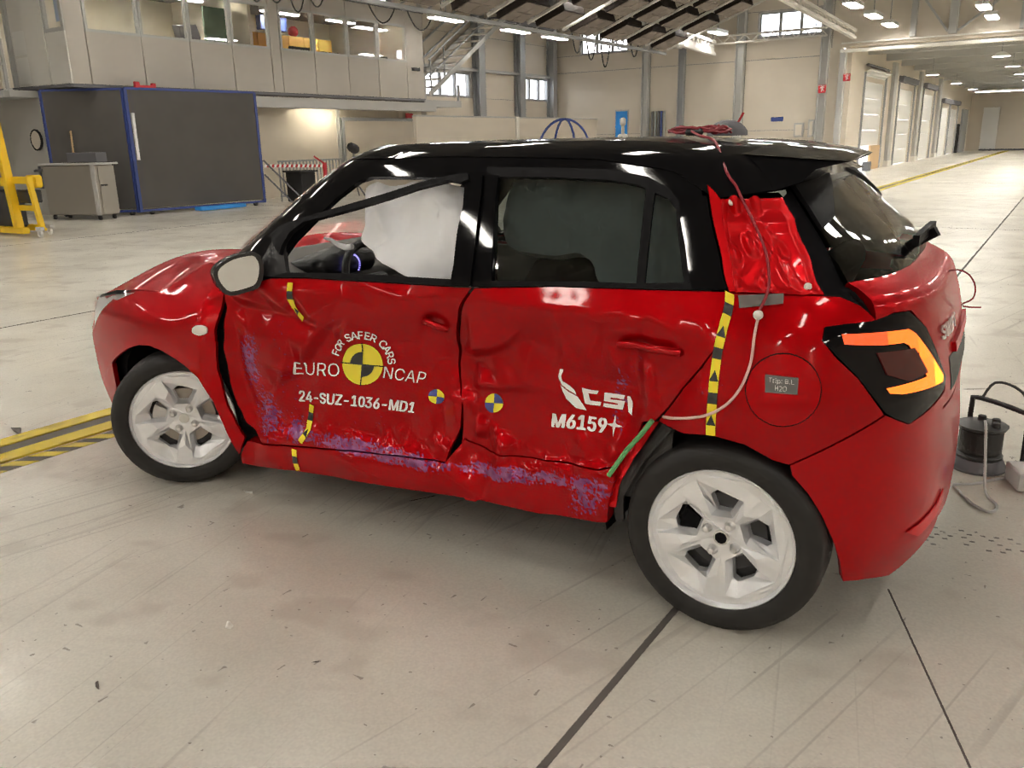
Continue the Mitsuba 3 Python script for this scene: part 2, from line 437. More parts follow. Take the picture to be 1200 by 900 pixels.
def wall_x(x, thick, y0, y1, z0, z1, holes=()):
    p = shapely.box(y0, z0, y1, z1)
    for h in holes: p = p.difference(shapely.box(*h))
    m = trimesh.creation.extrude_polygon(p, thick, engine='earcut')
    return trimesh.Trimesh(np.c_[x+m.vertices[:, 2], m.vertices[:, 0], m.vertices[:, 1]], m.faces, process=False)
def wall_y(y, thick, x0, x1, z0, z1, holes=()):
    p = shapely.box(x0, z0, x1, z1)
    for h in holes: p = p.difference(shapely.box(*h))
    m = trimesh.creation.extrude_polygon(p, thick, engine='earcut')
    return trimesh.Trimesh(np.c_[m.vertices[:, 0], y+m.vertices[:, 2], m.vertices[:, 1]], m.faces[:, ::-1], process=False)

XL, XR, YN, YB, YF, ZC = -16.0, 14.0, -14.0, 30.0, 70.5, 8.0
XD = -3.9                       # the wall of sectional doors in the rear hall
fl_ = boxm(-19, XR+.3, YN-.3, YF+.3, -.3, 0.)
FLK = struct('floor', fl_, 'floor_mat', 'pale worn concrete floor with joints and scratches')
for x_ in (2.35, -4.28, 8.98, -10.9): put('joint', boxm(x_-.011, x_+.011, YN, YF if x_ > XD else YB, -.004, .0012), 'seam', FLK)
for y_ in (11.88, 25.0, -3.4+.0): put('joint', boxm(-15.9, XR, y_-.008, y_+.008, -.004, .0011), 'seam', FLK) if y_ > 0 else None
for a_, b_ in (((2.9, -.21), (3.22, -1.0)), ((1.07, -.46), (1.13, -.36))): put('crack', beam((*a_, .0003), (*b_, .0003), .006, .0016), 'seam', FLK)
# crash rail let into the floor: two yellow plates with a slot, a hazard stripe beside
RK = thing('crash_rail', 'yellow steel rail track running under the front wheel of the car', 'rail')
put('plate', boxm(-1.275, -1.16, YN+1, 69, -.02, .010), 'yellow_rail', RK)
put('slot', boxm(-1.165, -1.02, YN+1, 69, -.02, .004), 'rail_dark', RK)
put('plate', boxm(-1.045, -.925, YN+1, 69, -.02, .010), 'yellow_rail', RK)
k_ = 0
put('stripe_base', boxm(-.905, -.80, -3.2, .6, -.01, .0015), 'rail_dark', RK)
for y_ in np.arange(-3.1, .5, .15):
    p = Polygon([(-.905, y_), (-.80, y_+.07), (-.80, y_+.145), (-.905, y_+.075)]); m = trimesh.creation.extrude_polygon(p, .003, engine='earcut')
    put('hazard_stripe', m, 'yellow_rail', RK)

# ---- walls
def window_set(tag, frame_fn, rects, label):
    w = num(tag); labels[w] = {'label': label, 'kind': 'structure'}
    for r in rects: frame_fn(w, *r)
def win_x(w, y0, y1, z0, z1, x=XL):
    fr = wall_x(x-.14, .10, y0, y1, z0, z1, [(y0+.05, z0+.05, y1-.05, z1-.05)])
    put('frame', fr, 'steel_grey', w); put('glass', wall_x(x-.10, .006, y0+.05, y1-.05, z0+.05, z1-.05), 'pane', w)
def win_y(w, x0, x1, z0, z1, y=YB):
    fr = wall_y(y+.08, .10, x0, x1, z0, z1, [(x0+.05, z0+.05, x1-.05, z1-.05)])
    put('frame', fr, 'steel_grey', w); put('glass', wall_y(y+.12, .006, x0+.05, x1-.05, z0+.05, z1-.05), 'pane', w)
lw_holes = [(21.35, 3.02, 24.0, 3.86), (27.5, 3.03, 29.7, 3.88)]
WL = struct('wall_left', wall_x(XL-.25, .25, 19.75, YB+.25, 0, ZC, lw_holes), 'wall_grey', 'left side wall of the hall beyond the office block')
struct('wall_left', wall_x(XL-3.2, .25, YN, 19.75, 0, ZC), 'wall_grey', 'side wall of the hall left of the screens')
struct('wall_left', boxm(XL-3.2, XL, 19.7, 19.95, 0, 2.6), 'wall_grey', 'short return wall at the end of the office block')
for k, h in enumerate(lw_holes):
    n_ = 3; d = (h[2]-h[0])/n_
    window_set('window_1', win_x, [(h[0]+d*i, h[0]+d*(i+1), h[1], h[3]) for i in range(n_)], ('bright three-pane window behind the steel stairs', 'bright three-pane window right of the steel stairs')[k])
cols_l = [(21.0, 21.25), (24.1, 24.5), (26.95, 27.35), (29.7, 29.98)]
ys_ = [19.78, 21.0, 24.1, 26.95, 29.75]
for a, b in zip([19.76, 21.28, 24.5, 27.4], [20.98, 24.08, 26.92, 29.72]):
    for z0, z1 in ((.05, 2.98), (3.92, 5.15), (5.18, 6.6), (6.63, 7.9)): put('panel', boxm(XL, XL+.03, a, b, z0, z1), 'wall_cream', WL)
    if a == 24.5 or a == 19.76: put('panel', boxm(XL, XL+.03, a, b, 3.0, 3.9), 'wall_cream', WL)
bw_holes = [(-7.20, 4.88, -4.95, 5.72), (-14.62, 4.80, -12.5, 5.66)]
BW = struct('wall_back', wall_y(YB, .25, XL-.25, -4.55, 0, ZC, bw_holes), 'wall_grey', 'back wall of the hall with high windows')
for k, h in enumerate(bw_holes):
    d = (h[2]-h[0])/3
    window_set('window_2', win_y, [(h[0]+d*i, h[0]+d*(i+1), h[1], h[3]) for i in range(3)], ('high three-pane window right of the roof truss', 'high three-pane window under the hanging light panels')[k])
bays = [(-15.75, -11.75), (-11.45, -7.98), (-7.62, -4.6)]
for a, b in bays:
    for z0, z1 in ((.02, 1.6), (1.62, 4.10), (4.13, 4.75), (5.78, 6.9), (6.93, 7.9)): put('panel', boxm(a, b, YB-.03, YB, z0, z1), 'wall_cream', BW)
put('panel', boxm(-11.45, -7.98, YB-.03, YB, 4.78, 5.75), 'wall_cream', BW)
for a, b in ((-12.45, -11.75), (-15.75, -14.68), (-7.62, -7.25), (-4.92, -4.6)): put('panel', boxm(a, b, YB-.03, YB, 4.78, 5.75), 'wall_cream', BW)
struct('wall_portal', wall_y(YB, .4, -4.55, XR, 4.35, ZC), 'wall_cream', 'wall above the wide opening into the rear hall')
struct('wall_right', wall_x(XR, .25, YN, YF, 0, ZC), 'wall_cream', 'right side wall of the hall')
nh = []
struct('wall_near', wall_y(YN-.25, .25, XL-3.2, XR+.25, 0, ZC, nh), 'wall_cream', 'wall behind the photographer')
struct('ceiling', boxm(XL-3.2, XR+.25, YN-.25, YB+.4, ZC, ZC+.2), 'roof_grey', 'grey sheet roof of the hall')
# steel columns
def hcol(x, y, h, wx, wy, label, mt='steel_light'):
    c = thing('steel_column', label, 'column')
    put('flange', boxm(x-wx/2, x-wx/2+.03, y-wy/2, y+wy/2, 0, h), mt, c); put('flange', boxm(x+wx/2-.03, x+wx/2, y-wy/2, y+wy/2, 0, h), mt, c)
    put('web', boxm(x-wx/2, x+wx/2, y-.02, y+.02, 0, h), mt, c); put('base_plate', boxm(x-wx/2-.05, x+wx/2+.05, y-wy/2-.02, y+wy/2+.02, 0, .02), mt, c)
hcol(-11.6, YB-.16, ZC, .26, .26, 'grey steel column on the back wall behind the hanging cables')
hcol(-7.8, YB-.16, ZC, .30, .26, 'grey steel column on the back wall left of the blue notice')
hcol(-4.75, YB-.16, ZC, .28, .26, 'grey steel column carrying the exit sign')
hcol(-15.78, 29.6, ZC, .34, .30, 'dark steel column in the corner of the hall', 'steel_grey')
hcol(-15.8, 27.15, ZC, .26, .36, 'steel column between the two side windows', 'steel_grey')
hcol(-15.8, 24.3, ZC, .3, .40, 'steel column at the foot of the stair window', 'steel_grey')
hcol(-10.1, YB-.14, 4.9, .24, .2, 'slim dark column with a bracket lamp on the back wall', 'steel_grey')
hcol(-1.95, YB-.1, 0.01, .2, .2, 'x') if False else None
solid('wall_girt', boxm(-15.95, -15.8, 19.8, 29.5, 3.92, 4.02), 'steel_light', 'long grey girt rail running over the side windows', 'girt')
# portal frame
PF = thing('portal_frame', 'pale grey steel frame around the opening to the rear hall', 'frame')
put('post', boxm(-4.20, -4.02, YB-.32, YB-.02, 0, 4.15), 'steel_light', PF)
put('header', boxm(-4.22, XR, YB-.32, YB-.02, 4.15, 4.25), 'white_metal', PF)
put('upper_rail', boxm(-4.22, XR, YB-.15, YB-.05, 4.44, 4.49), 'white_metal', PF)
put('jamb', boxm(-4.6, -4.22, YB-.02, YB+.4, 0, 4.35), 'wall_cream', PF)
for x_, w_ in ((-1.95, .18), (-.75, .26), (1.25, .2)):
    solid('wall_stud', boxm(x_-w_/2, x_+w_/2, YB-.22, YB-.02, 4.52, ZC), 'steel_light', {-1.95: 'first upright steel stud above the portal from the left', -.75: 'second upright steel stud above the portal, between two braces', 1.25: 'third upright steel stud above the portal from the left'}[x_], 'stud')
solid('brace', beam((-1.75, YB-.12, 5.75), (-.9, YB-.12, 4.6), .07), 'steel_light', 'brace slanting down to the right above the portal', 'brace')
solid('brace', beam((1.1, YB-.12, 5.9), (-.6, YB-.12, 4.6), .07), 'steel_light', 'brace slanting down to the left above the portal', 'brace')

# ---- rear hall with sectional doors
struct('ceiling', boxm(XD-.3, XR+.25, YB+.4, YF+.3, 4.55, 4.7), 'rear_ceiling', 'low dark ceiling of the rear hall')
for y_ in np.arange(33, 70, 3.6): solid('ceiling_beam', boxm(XD, XR, y_-.12, y_+.12, 4.28, 4.55), 'steel_light', 'dark beam across the low ceiling of the rear hall', 'beam', 'beams under the rear hall ceiling')
dspan = [(32.6, 36.7), (40.0, 44.2), (47.2, 51.2), (54.6, 58.3), (58.7, 62.6)]
struct('wall_doors', wall_x(XD-.25, .25, YB+.25, YF+.3, 0, 4.55, [(a, 0, b, 3.35 if i < 3 else 2.8) for i, (a, b) in enumerate(dspan)]), 'wall_cream', 'wall of the rear hall with the row of sectional doors')
struct('wall_far', boxm(XD-.25, XR+.25, YF, YF+.25, 0, 4.55), 'wall_cream', 'far end wall of the rear hall')
dl = ['nearest sectional door, raised off a wooden board', 'second white sectional door of the rear hall', 'third white sectional door of the rear hall', 'fourth, lower white sectional door of the rear hall', 'fifth and farthest white sectional door']
for i, (a, b) in enumerate(dspan):
    d = num('door_1'); labels[d] = {'label': dl[i], 'kind': 'structure'}
    top = 3.35 if i < 3 else 2.8; z = .95 if i == 0 else .02; n_ = 4 if i == 0 else 5
    hz_ = (top-z)/n_
    for k in range(n_): put('door_panel', boxm(XD-.12, XD-.06, a+.02, b-.02, z+k*hz_, z+(k+1)*hz_-.012), 'door_white', d)
    if i == 0:
        arc = [(XD-.09+.5*(1-math.cos(t)), top+.45*math.sin(t)) for t in np.linspace(0, 1.2, 5)]
        for (x0, z0), (x1, z1) in zip(arc[:-1], arc[1:]): put('door_panel', beam((x0, (a+b)/2, z0), (x1, (a+b)/2, z1), b-a-.04, .05, up=(1, 0, 0)) if False else trimesh.convex.convex_hull(np.array([(x, y, zz) for y in (a+.02, b-.02) for x, zz in ((x0, z0), (x1, z1), (x0+.04, z0-.02), (x1+.03, z1-.04))])), 'door_white', d)
    for y_ in (a-.10, b+.02): put('track', boxm(XD, XD+.07, y_, y_+.09, 0, top+.3), 'steel_grey', d)
    put('shaft_box', boxm(XD, XD+.2, a-.1, b+.1, top+.25, top+.5), 'steel_dark', d) if i != 0 else put('shaft', tube([(XD+.1, a-.1, top+.55), (XD+.1, b+.1, top+.55)], .05), 'steel_dark', d)
for y_, w_ in ((38.4, 1.0), (45.7, 1.0), (52.9, 1.0)):
    c = thing('door_pier', {38.4: 'grey pier between the first and second doors', 45.7: 'grey pier between the second and third doors', 52.9: 'grey pier between the third and fourth doors'}[y_], 'pier')
    put('pier', boxm(XD+.005, XD+.14, y_-.35, y_+.30, 0, 4.3), 'steel_light', c); put('foot', boxm(XD+.005, XD+.2, y_-.5, y_+.45, 0, .25), 'white_metal', c)
solid('wooden_board', boxm(XD-.02, XD+.06, 34.6, 36.6, 0, .95), 'wood', 'wooden board leaning under the raised door', 'board')
solid('dark_block', boxm(XD+.05, XD+.3, 33.3, 33.8, 0, .35), 'steel_dark', 'small dark block on the floor below the raised door', 'block') if True else None
solid('grey_door', boxm(XD+.005, XD+.10, 65.3, 68.6, 0, 2.9), 'steel_grey', 'grey closed leaf near the far end of the rear hall', 'door leaf')
solid('dark_opening', boxm(XD+.005, XD+.05, 63.4, 64.8, 0, 1.9), 'black_cloth', 'dark doorway near the far end of the rear hall', 'doorway')
FD = thing('end_door', 'wide pale roller door in the far end wall', 'door')
put('leaf', boxm(-1.9, 4.5, YF-.08, YF-.005, .05, 3.0), 'wall_cream', FD); put('side_leaf', boxm(-3.0, -1.95, YF-.10, YF-.005, .05, 3.05), 'door_white', FD); put('threshold', boxm(-3.0, 4.5, YF-.15, YF-.005, 0, .12), 'steel_dark', FD)
solid('duct', tube([(1.5, 62, 3.85), (1.5, 44, 3.85)], .28, 14), 'steel_light', 'round grey duct under the rear hall ceiling', 'duct', smooth=40)
tl_ = thing('tube_light', 'long bright tube light near the far end of the rear hall', 'lamp')
put('body', boxm(-2.6, .2, 58.0, 58.2, 3.72, 3.8), 'lamp_body', tl_); put('tube', boxm(-2.5, .1, 58.02, 58.18, 3.66, 3.72), 'white_print', tl_, emitter=emit(LAMP, LAMP, LAMP))
def bay(x, y, z, label, grp):
    b = thing('bay_lamp', label, 'lamp', grp)
    put('reflector', lathe([(.06, z+.16), (.12, z+.14), (.26, z+.05), (.29, z), (.28, z), (.09, z+.12)], 20, 2), 'lamp_body', b, smooth=40)
    d = lathe([(.0001, z-.02), (.16, z-.012), (.27, z+.012)], 20, 2, flip=True); put('diffuser', d, 'white_print', b, emitter=emit(LAMP*2.6, LAMP*2.45, LAMP*2.2))
    put('hanger', boxm(x-.01, x+.01, y-.01, y+.01, z+.16, 4.55), 'steel_grey', b)
    for k in ('reflector', 'diffuser'):
        key = b+'__'+k; scene[key]['to_world'] = T().translate([x, y, 0])
for x_, ys2, rowname in ((-2.55, (39.8, 48.4, 56.7), 'left row'), (.65, (31.2, 36.9, 42.6, 48.5, 54.5), 'right row'), (3.9, (32., 38., 44., 50., 56., 62., 67.), ''), (7.5, (35., 43., 51., 59., 66.), ''), (11., (35., 43., 51., 59., 66.), '')):
    k = 0
    for y_ in ys2:
        vis = rowname and in_frame((x_, y_, 3.8))
        bay(x_, y_, 3.8, f'round bay lamp under the rear hall ceiling, {ORD[k]} nearest of its {rowname}' if vis else 'round bay lamp in the unseen right part of the rear hall', 'bay lamps of the rear hall' if vis else 'bay lamps out of sight')
        k += bool(vis)
# ---- tube lamps of the main hall: rows along the hall
def tube_lamp(x, y, z, L, label, grp):
    t = thing('hall_lamp', label, 'lamp', grp)
    put('housing', boxm(x-.17, x+.17, y-L/2, y+L/2, z, z+.10), 'lamp_body', t)
    put('diffuser', boxm(x-(.15 if y > 15 else .09), x+(.15 if y > 15 else .09), y-L/2+.03, y+L/2-.03, z-.035, z-.001), 'white_print', t, emitter=emit(LAMP, LAMP*.945, LAMP*.85))
    put('hanger', boxm(x-.012, x+.012, y-.012, y+.012, z+.10, ZC), 'steel_grey', t)
rows_ = ((-13.3, 5.0, 'along the office block'), (-8.0, 4.95, 'beside the light panels'), (-2.48, 4.82, 'left above the portal'), (.45, 4.80, 'right above the portal'), (5.5, 4.9, ''), (10.5, 4.9, ''))
for x_, z_, rn in rows_:
    lst = [y for y in np.arange(-13.4, 14.5, 3.6)]
    lst += {-13.3: [19.05, 22.95, 25.6], -8.0: [17.5, 25.0, 27.9], -2.48: [16.5, 20., 23.2, 26.0, 28.7], .45: [16.5, 20., 23.2, 26.0, 28.7]}.get(x_, [17., 21., 25., 28.])
    k = 0
    for y in sorted(lst, reverse=True):
        zy = 5.7 if y < 15 else z_; vis = rn and in_frame((x_, y, zy))
        tube_lamp(x_, float(y), zy, (1.45 if x_ < -10 else 1.2) if y > 15 else 1.5, f'bright hall lamp, {ORD[k]} from the back wall in the row {rn}' if vis else 'hall lamp in a row above and behind the photographer', 'hall lamps in the rows' if vis else 'hall lamps out of sight')
        k += bool(vis)
# ---- two-storey office block along the left side
OB = thing('office_block', 'raised cream office block with a band of windows above the screens', 'office block')
XO, Y0, Y1, ZF, ZS, ZW, ZT = -14.8, 7.85, 19.75, 2.80, 3.86, 4.92, 5.35
jn = [7.87, 8.31, 9.63, 10.92, 12.16, 13.41, 13.75, 14.96, 16.29, 17.59, 18.92, 19.73]
for a, b in zip(jn[:-1], jn[1:]):
    solid_up = (b-a) < .9
    put('panel', boxm(XO-.08, XO, a+.012, b-.012, ZF, ZS if not solid_up else ZT), 'panel_grey', OB)
    if not solid_up:
        put('panel', boxm(XO-.08, XO, a+.012, b-.012, ZW+.02, ZT), 'panel_grey', OB)
        w = put('window_frame', wall_x(XO-.07, .08, a+.01, b-.01, ZS, ZW+.02, [(a+.07, ZS+.06, b-.07, ZW-.04)]), 'steel_light', OB)
        put('pane', wall_x(XO-.04, .006, a+.06, b-.06, ZS+.05, ZW-.03), 'pane', w)
put('sill_trim', boxm(XO-.10, XO+.02, Y0, Y1, ZF-.07, ZF), 'steel_dark', OB)
put('sub_beam', boxm(XO-.30, XO-.02, 9.6, Y1+.6, ZF-.38, ZF-.11), 'steel_light', OB)
put('floor_slab', boxm(-18.9, XO-.08, Y0, Y1, ZF-.05, ZF+.02), 'steel_dark', OB)
put('roof_slab', boxm(-18.9, XO+.05, Y0-.05, Y1+.05, ZT, ZT+.12), 'steel_dark', OB)
put('rear_partition', boxm(-18.9, -18.75, Y0, Y1, ZF, ZT), 'wall_cream', OB)
put('end_wall', boxm(-18.9, XO, Y1-.08, Y1, ZF, ZT), 'panel_grey', OB)
put('cross_partition', boxm(-18.7, XO-.8, 13.45, 13.55, ZF, ZT), 'wall_cream', OB)
# end face towards the photographer
for a, b in ((-15.55, XO), (-16.35, -15.58)):
    put('panel', boxm(a, b-.005, Y0, Y0+.06, ZF, ZS-.02 if a > -16 else ZT), 'panel_white', OB)
put('panel', boxm(-15.55, XO-.005, Y0, Y0+.06, 4.95, ZT), 'panel_white', OB)
w = put('window_frame', wall_y(Y0, .07, -15.55, XO-.01, ZS-.02, 4.95, [(-15.46, ZS+.06, XO-.10, 4.88)]), 'steel_light', OB)
put('pane', wall_y(Y0+.03, .006, -15.47, XO-.09, ZS+.05, 4.9), 'pane', w)
put('end_sill_trim', boxm(-16.4, XO, Y0-.02, Y0+.1, ZF-.06, ZF), 'steel_dark', OB)
DGL = num('glazed_door'); labels[DGL] = {'label': 'glazed white door at the head of the stair left of the office block', 'category': 'door'}
put('leaf', boxm(-17.25, -16.5, Y0+.2, Y0+.26, ZF, ZS+.95), 'panel_white', DGL)
for z0, z1 in ((2.9, 3.45), (3.5, 4.0)): put('infill', boxm(-17.15, -16.6, Y0+.17, Y0+.2, z0, z1), 'door_white', DGL)
for x_ in (-17.3, -16.48): put('post', boxm(x_-.05, x_+.05, Y0+.12, Y0+.24, ZF, ZT), 'steel_light', DGL)
# interior of the offices
oz = [(9.0, 10.6), (11.5, 13.0), (15.0, 16.4), (17.6, 18.8)]
for k, (a, b) in enumerate(oz):
    t = thing('office_tube', ['strip light in the first office window', 'strip light in the third office window', 'strip light in the sixth office window', 'strip light in the last office window'][k], 'lamp')
    put('body', boxm(-16.9, -16.7, a, b, 5.16, 5.28), 'lamp_body', t); put('tube', boxm(-16.88, -16.72, a+.03, b-.03, 5.12, 5.16), 'white_print', t, emitter=emit(LAMP*2.6, LAMP*2.4, LAMP*1.8))
CB_ = thing('orange_cabinets', 'orange wood cabinets behind the office windows', 'cabinet')
for k in range(6): put('door', boxm(-18.3, -17.75, 15.0+.62*k, 15.0+.62*k+.60, ZF, 4.70), 'orange_wood', CB_)
solid('green_board', boxm(-16.3, -16.24, 12.55, 13.35, 3.75, 4.95), 'green_board', 'dark green board standing in the fourth office window', 'board')
def monitor(y, w=.55, h=.32, lab=''):
    m = thing('monitor', lab, 'monitor'); put('screen', boxm(-15.35, -15.30, y, y+w, 3.84, 3.84+h), 'black_plastic', m); put('stand', boxm(-15.4, -15.25, y+w/2-.06, y+w/2+.06, 3.55, 3.84), 'black_plastic', m); put('foot', boxm(-15.45, -15.2, y+w/2-.12, y+w/2+.12, 3.53, 3.55), 'black_plastic', m)
monitor(14.55, .75, .22, 'black monitor low in the fifth office window'); monitor(15.75, .7, .16, 'black monitor low in the sixth office window'); monitor(16.95, .55, .13, 'black monitor low in the seventh office window'); monitor(17.95, .65, .2, 'dark monitor low in the last office window')
dk = thing('office_desk', 'long desk inside the office block', 'desk'); put('top', boxm(-15.6, -15.0, 8.4, 19.4, 3.49, 3.53), 'panel_white', dk); put('leg', boxm(-15.5, -15.1, 8.5, 8.54, ZF+.02, 3.49), 'steel_grey', dk); put('leg', boxm(-15.5, -15.1, 19.3, 19.34, ZF+.02, 3.49), 'steel_grey', dk)
solid('coat', trimesh.convex.convex_hull(np.array([(-15.9, 11.3, 4.35), (-15.6, 11.3, 4.3), (-15.75, 11.9, 4.4), (-15.9, 11.4, 3.9), (-15.6, 11.8, 3.9), (-15.75, 12.0, 4.1), (-15.7, 11.35, 4.05)])), 'steel_dark', 'dark bundle of equipment behind the third office window', 'equipment')
solid('blue_cloth', boxm(-17.4, -17.2, 15.3, 16.3, 4.72, 5.1), 'blue_steel', 'blue box on top of the orange cabinets', 'box')
solid('red_ball', trimesh.creation.icosphere(2, .16), 'red_object', 'red round object on the orange cabinets', 'ball', smooth=True)
scene['red_ball']['to_world'] = T().translate([-17.9, 17.2, 4.86])
solid('paper_notice', boxm(-15.2, -14.98, Y0+.10, Y0+.11, 4.05, 4.55), 'paper_blue', 'pale blue notice in the end window of the office block', 'notice')
solid('wall_camera', boxm(XO, XO+.10, 19.15, 19.45, 3.63, 3.72), 'black_plastic', 'small black box on the last office panel', 'box')
# lower storey wall under the block
UW = struct('wall_under', boxm(XL-.2, XL, 7.9, 19.8, 0, ZF-.06), 'wall_cream', 'lower wall under the office block')
for y_ in (13.55, 16.85): put('trim', boxm(XL, XL+.06, y_, y_+.1, 0, ZF-.1), 'steel_light', UW)
for y_ in np.arange(9, 19.5, 3.): put('joist', boxm(XL, XO-.3, y_, y_+.12, ZF-.35, ZF-.08), 'steel_light', UW)
rd_ = thing('roller_door', 'broad cream door with a blue grey frame under the office block', 'door')
put('leaf', boxm(XL, XL+.05, 17.1, 20.5, .05, 2.14), 'wall_cream', rd_); put('frame', boxm(XL, XL+.10, 17.0, 17.1, 0, 2.2), 'steel_grey', rd_); put('frame', boxm(XL, XL+.10, 20.5, 20.62, 0, 2.2), 'steel_grey', rd_); put('frame', boxm(XL, XL+.10, 17.0, 20.62, 2.14, 2.24), 'steel_grey', rd_)
solid('red_sign', boxm(XL+.1, XL+.13, 20.05, 20.4, 2.24, 2.40), 'red_object', 'small red sign over the cream door', 'sign')
# wall lamp under the block that lights the wall
ul = thing('soffit_lamp', 'lamp hidden under the office block', 'lamp'); put('body', boxm(-15.5, -15.3, 15.3, 16.9, 2.60, 2.66), 'lamp_body', ul); put('tube', boxm(-15.48, -15.32, 15.35, 16.85, 2.57, 2.60), 'white_print', ul, emitter=emit(LAMP, LAMP*.9, LAMP*.68))
lp = thing('low_partition', 'long cream partition wall behind the car', 'partition')
put('panel', boxm(-12.62, -12.5, 16.4, 21.62, 0, 2.15), 'wall_cream', lp); put('panel', boxm(-12.62, -12.5, 21.68, 27.4, 0, 2.15), 'wall_cream', lp); put('post', boxm(-12.5, -12.44, 21.55, 21.72, 0, 2.2), 'white_metal', lp); put('top_rail', boxm(-12.64, -12.47, 16.4, 27.4, 2.15, 2.19), 'steel_light', lp)
# ---- steel stair between office and roof
SK = thing('steel_stair', 'grey steel stair climbing from the office landing to the roof', 'stair')
a0, a1 = np.array([-15.3, 19.95, 2.95]), np.array([-15.3, 24.6, 5.75])
for x_ in (-15.9, -14.75):
    o_ = np.array([x_+15.3, 0, 0]); put('stringer', beam(a0+o_, a1+o_, .05, .15), 'steel_light', SK)
for t in np.linspace(.08, .95, 10):
    p = a0+(a1-a0)*t; put('tread', bx(-15.32, p[1], p[2]+.02, 1.08, .26, .04), 'white_metal', SK)
for x_ in (-15.9, -14.75):
    for dz in (.55, 1.05):
        put('handrail', beam((x_, 19.95, 2.95+dz), (x_, 23.6, 5.15+dz), .045), 'steel_grey', SK)
    for t in (.02, .18): p = a0+(a1-a0)*t; put('baluster', boxm(x_-.02, x_+.02, p[1]-.02, p[1]+.02, p[2], p[2]+1.05), 'steel_grey', SK)
put('landing', boxm(-15.95, -14.85, 19.78, 21.8, 2.58, 2.78), 'steel_light', SK)
for y_ in (19.85, 21.7): put('landing_post', boxm(-14.95, -14.87, y_, y_+.08, 2.78, 3.3), 'steel_light', SK)
put('gallery', boxm(-15.98, -15.0, 24.6, 28.6, 5.62, 5.78), 'steel_dark', SK)
# stair at the very left, by the screens
S2 = thing('entrance_stair', 'pale metal stair and railing left of the office block', 'stair')
put('ramp', beam((-17.6, 4.0, 1.55), (-17.0, 7.6, 2.72), .9, .12), 'steel_light', S2)
put('landing', boxm(-17.6, -16.3, 7.3, 8.0, 2.58, 2.72), 'steel_light', S2)
for y_ in (4.6, 6.0, 7.5):
    z_ = 2.75-(7.5-y_)*.32; put('rail_post', boxm(-16.75, -16.69, y_-.03, y_+.03, z_, z_+1.05), 'steel_light', S2)
for dz in (.55, 1.05): put('railing', beam((-16.72, 4.4, 1.77+dz), (-16.72, 7.5, 2.75+dz), .05), 'steel_light', S2)
put('door_post', boxm(-16.9, -16.8, 7.5, 7.6, 2.7, 5.3), 'white_metal', S2)
ms = lathe([(.001, .03), (.20, .028)], 28, 0); ms2 = lathe([(.20, .04), (.235, .03), (.235, 0)], 28, 0)
RM = thing('round_mirror', 'round pale sign with a dark rim on the grey wall at far left', 'sign')
Mr = trimesh.transformations.rotation_matrix(math.radians(0), (0, 0, 1)); Mr[:3, 3] = (-15.97, 0, 0)
wallp = struct('wall_stub', boxm(-18.6, -16.22, 7.93, 8.08, 0, 2.7), 'wall_grey', 'grey wall stub under the entrance stair')
for nm, m, mt in (('face', ms, 'wall_cream'), ('rim', ms2, 'black_plastic')):
    m = m.copy(); m.apply_transform(trimesh.transformations.rotation_matrix(-math.pi/2, (0, 0, 1))); m.apply_translation((-16.66, 7.92, 1.68)); put(nm, m, mt, RM, smooth=40)
solid('wall_pipe', cat(tube([(-16.9, 7.88, 1.0), (-16.6, 7.88, 1.02), (-16.3, 7.88, 1.0)], .03), tube([(-16.7, 7.88, .6), (-16.7, 7.88, 1.1)], .03)), 'steel_dark', 'dark pipe with a valve on the wall under the round sign', 'pipe', smooth=40)

# ---- dark screens on blue frames
def screen(a, b, h, label, feet=True):
    a, b = np.array([*a, 0.]), np.array([*b, 0.]); t = (b-a)/np.linalg.norm(b-a); nrm = np.array([t[1], -t[0], 0])
    S = thing('dark_screen', label, 'screen')
    up = np.array([0, 0, 1.])
    put('cloth', beam(a+up*(h/2+.06), b+up*(h/2+.06), .04, h-.16), 'screen_cloth', S)
    for z_ in (.09, h): put('rail', beam(a+up*z_, b+up*z_, .06, .05), 'blue_steel', S)
    for p in (a, b): put('post', beam(p+up*.06, p+up*h, .07), 'blue_steel', S)
    n_ = np.linalg.norm(b-a)
    for k, q in enumerate((.08, .5, .92)):
        c = a+(b-a)*q; put('caster', bx(c[0], c[1], .04, .10, .10, .08, .02), 'black_plastic', S)
    return S
S1_ = screen((-15.88, 7.74), (-14.42, 8.72), 2.70, 'dark grey cloth screen behind the steel cabinet')
S2_ = screen((-14.36, 8.74), (-14.0, 12.0), 2.71, 'large dark grey cloth screen right of the blue post')
put('white_strip', boxm(-14.33, -14.29, 8.80, 8.86, 1.2, 2.2), 'white_print', S2_, kind=None)
put('prop', beam((-13.95, 12.05, 1.1), (-13.3, 12.75, .03), .04), 'steel_dark', S2_); put('prop', beam((-13.95, 12.05, .75), (-13.5, 12.5, .03), .04), 'steel_dark', S2_)
solid('red_strap', cat(boxm(-14.38, -14.3, 9.0, 9.5, 2.74, 2.79), boxm(-14.38, -14.3, 9.0, 9.1, 2.74, 2.86), boxm(-14.38, -14.3, 9.42, 9.5, 2.74, 2.84)), 'red_object', 'red clamp lying on top of the large dark screen', 'clamp')
solid('blue_plank', cat(boxm(-14.0, -13.75, 9.9, 11.2, .02, .10)), 'blue_bright', 'bright blue plank on the floor under the large screen', 'plank')
CAB = thing('steel_cabinet', 'brushed steel cabinet trolley in front of the dark screen', 'cabinet')
Rc = trimesh.transformations.rotation_matrix(math.radians(14), (0, 0, 1)); Rc[:3, 3] = (-14.72, 7.62, 0)
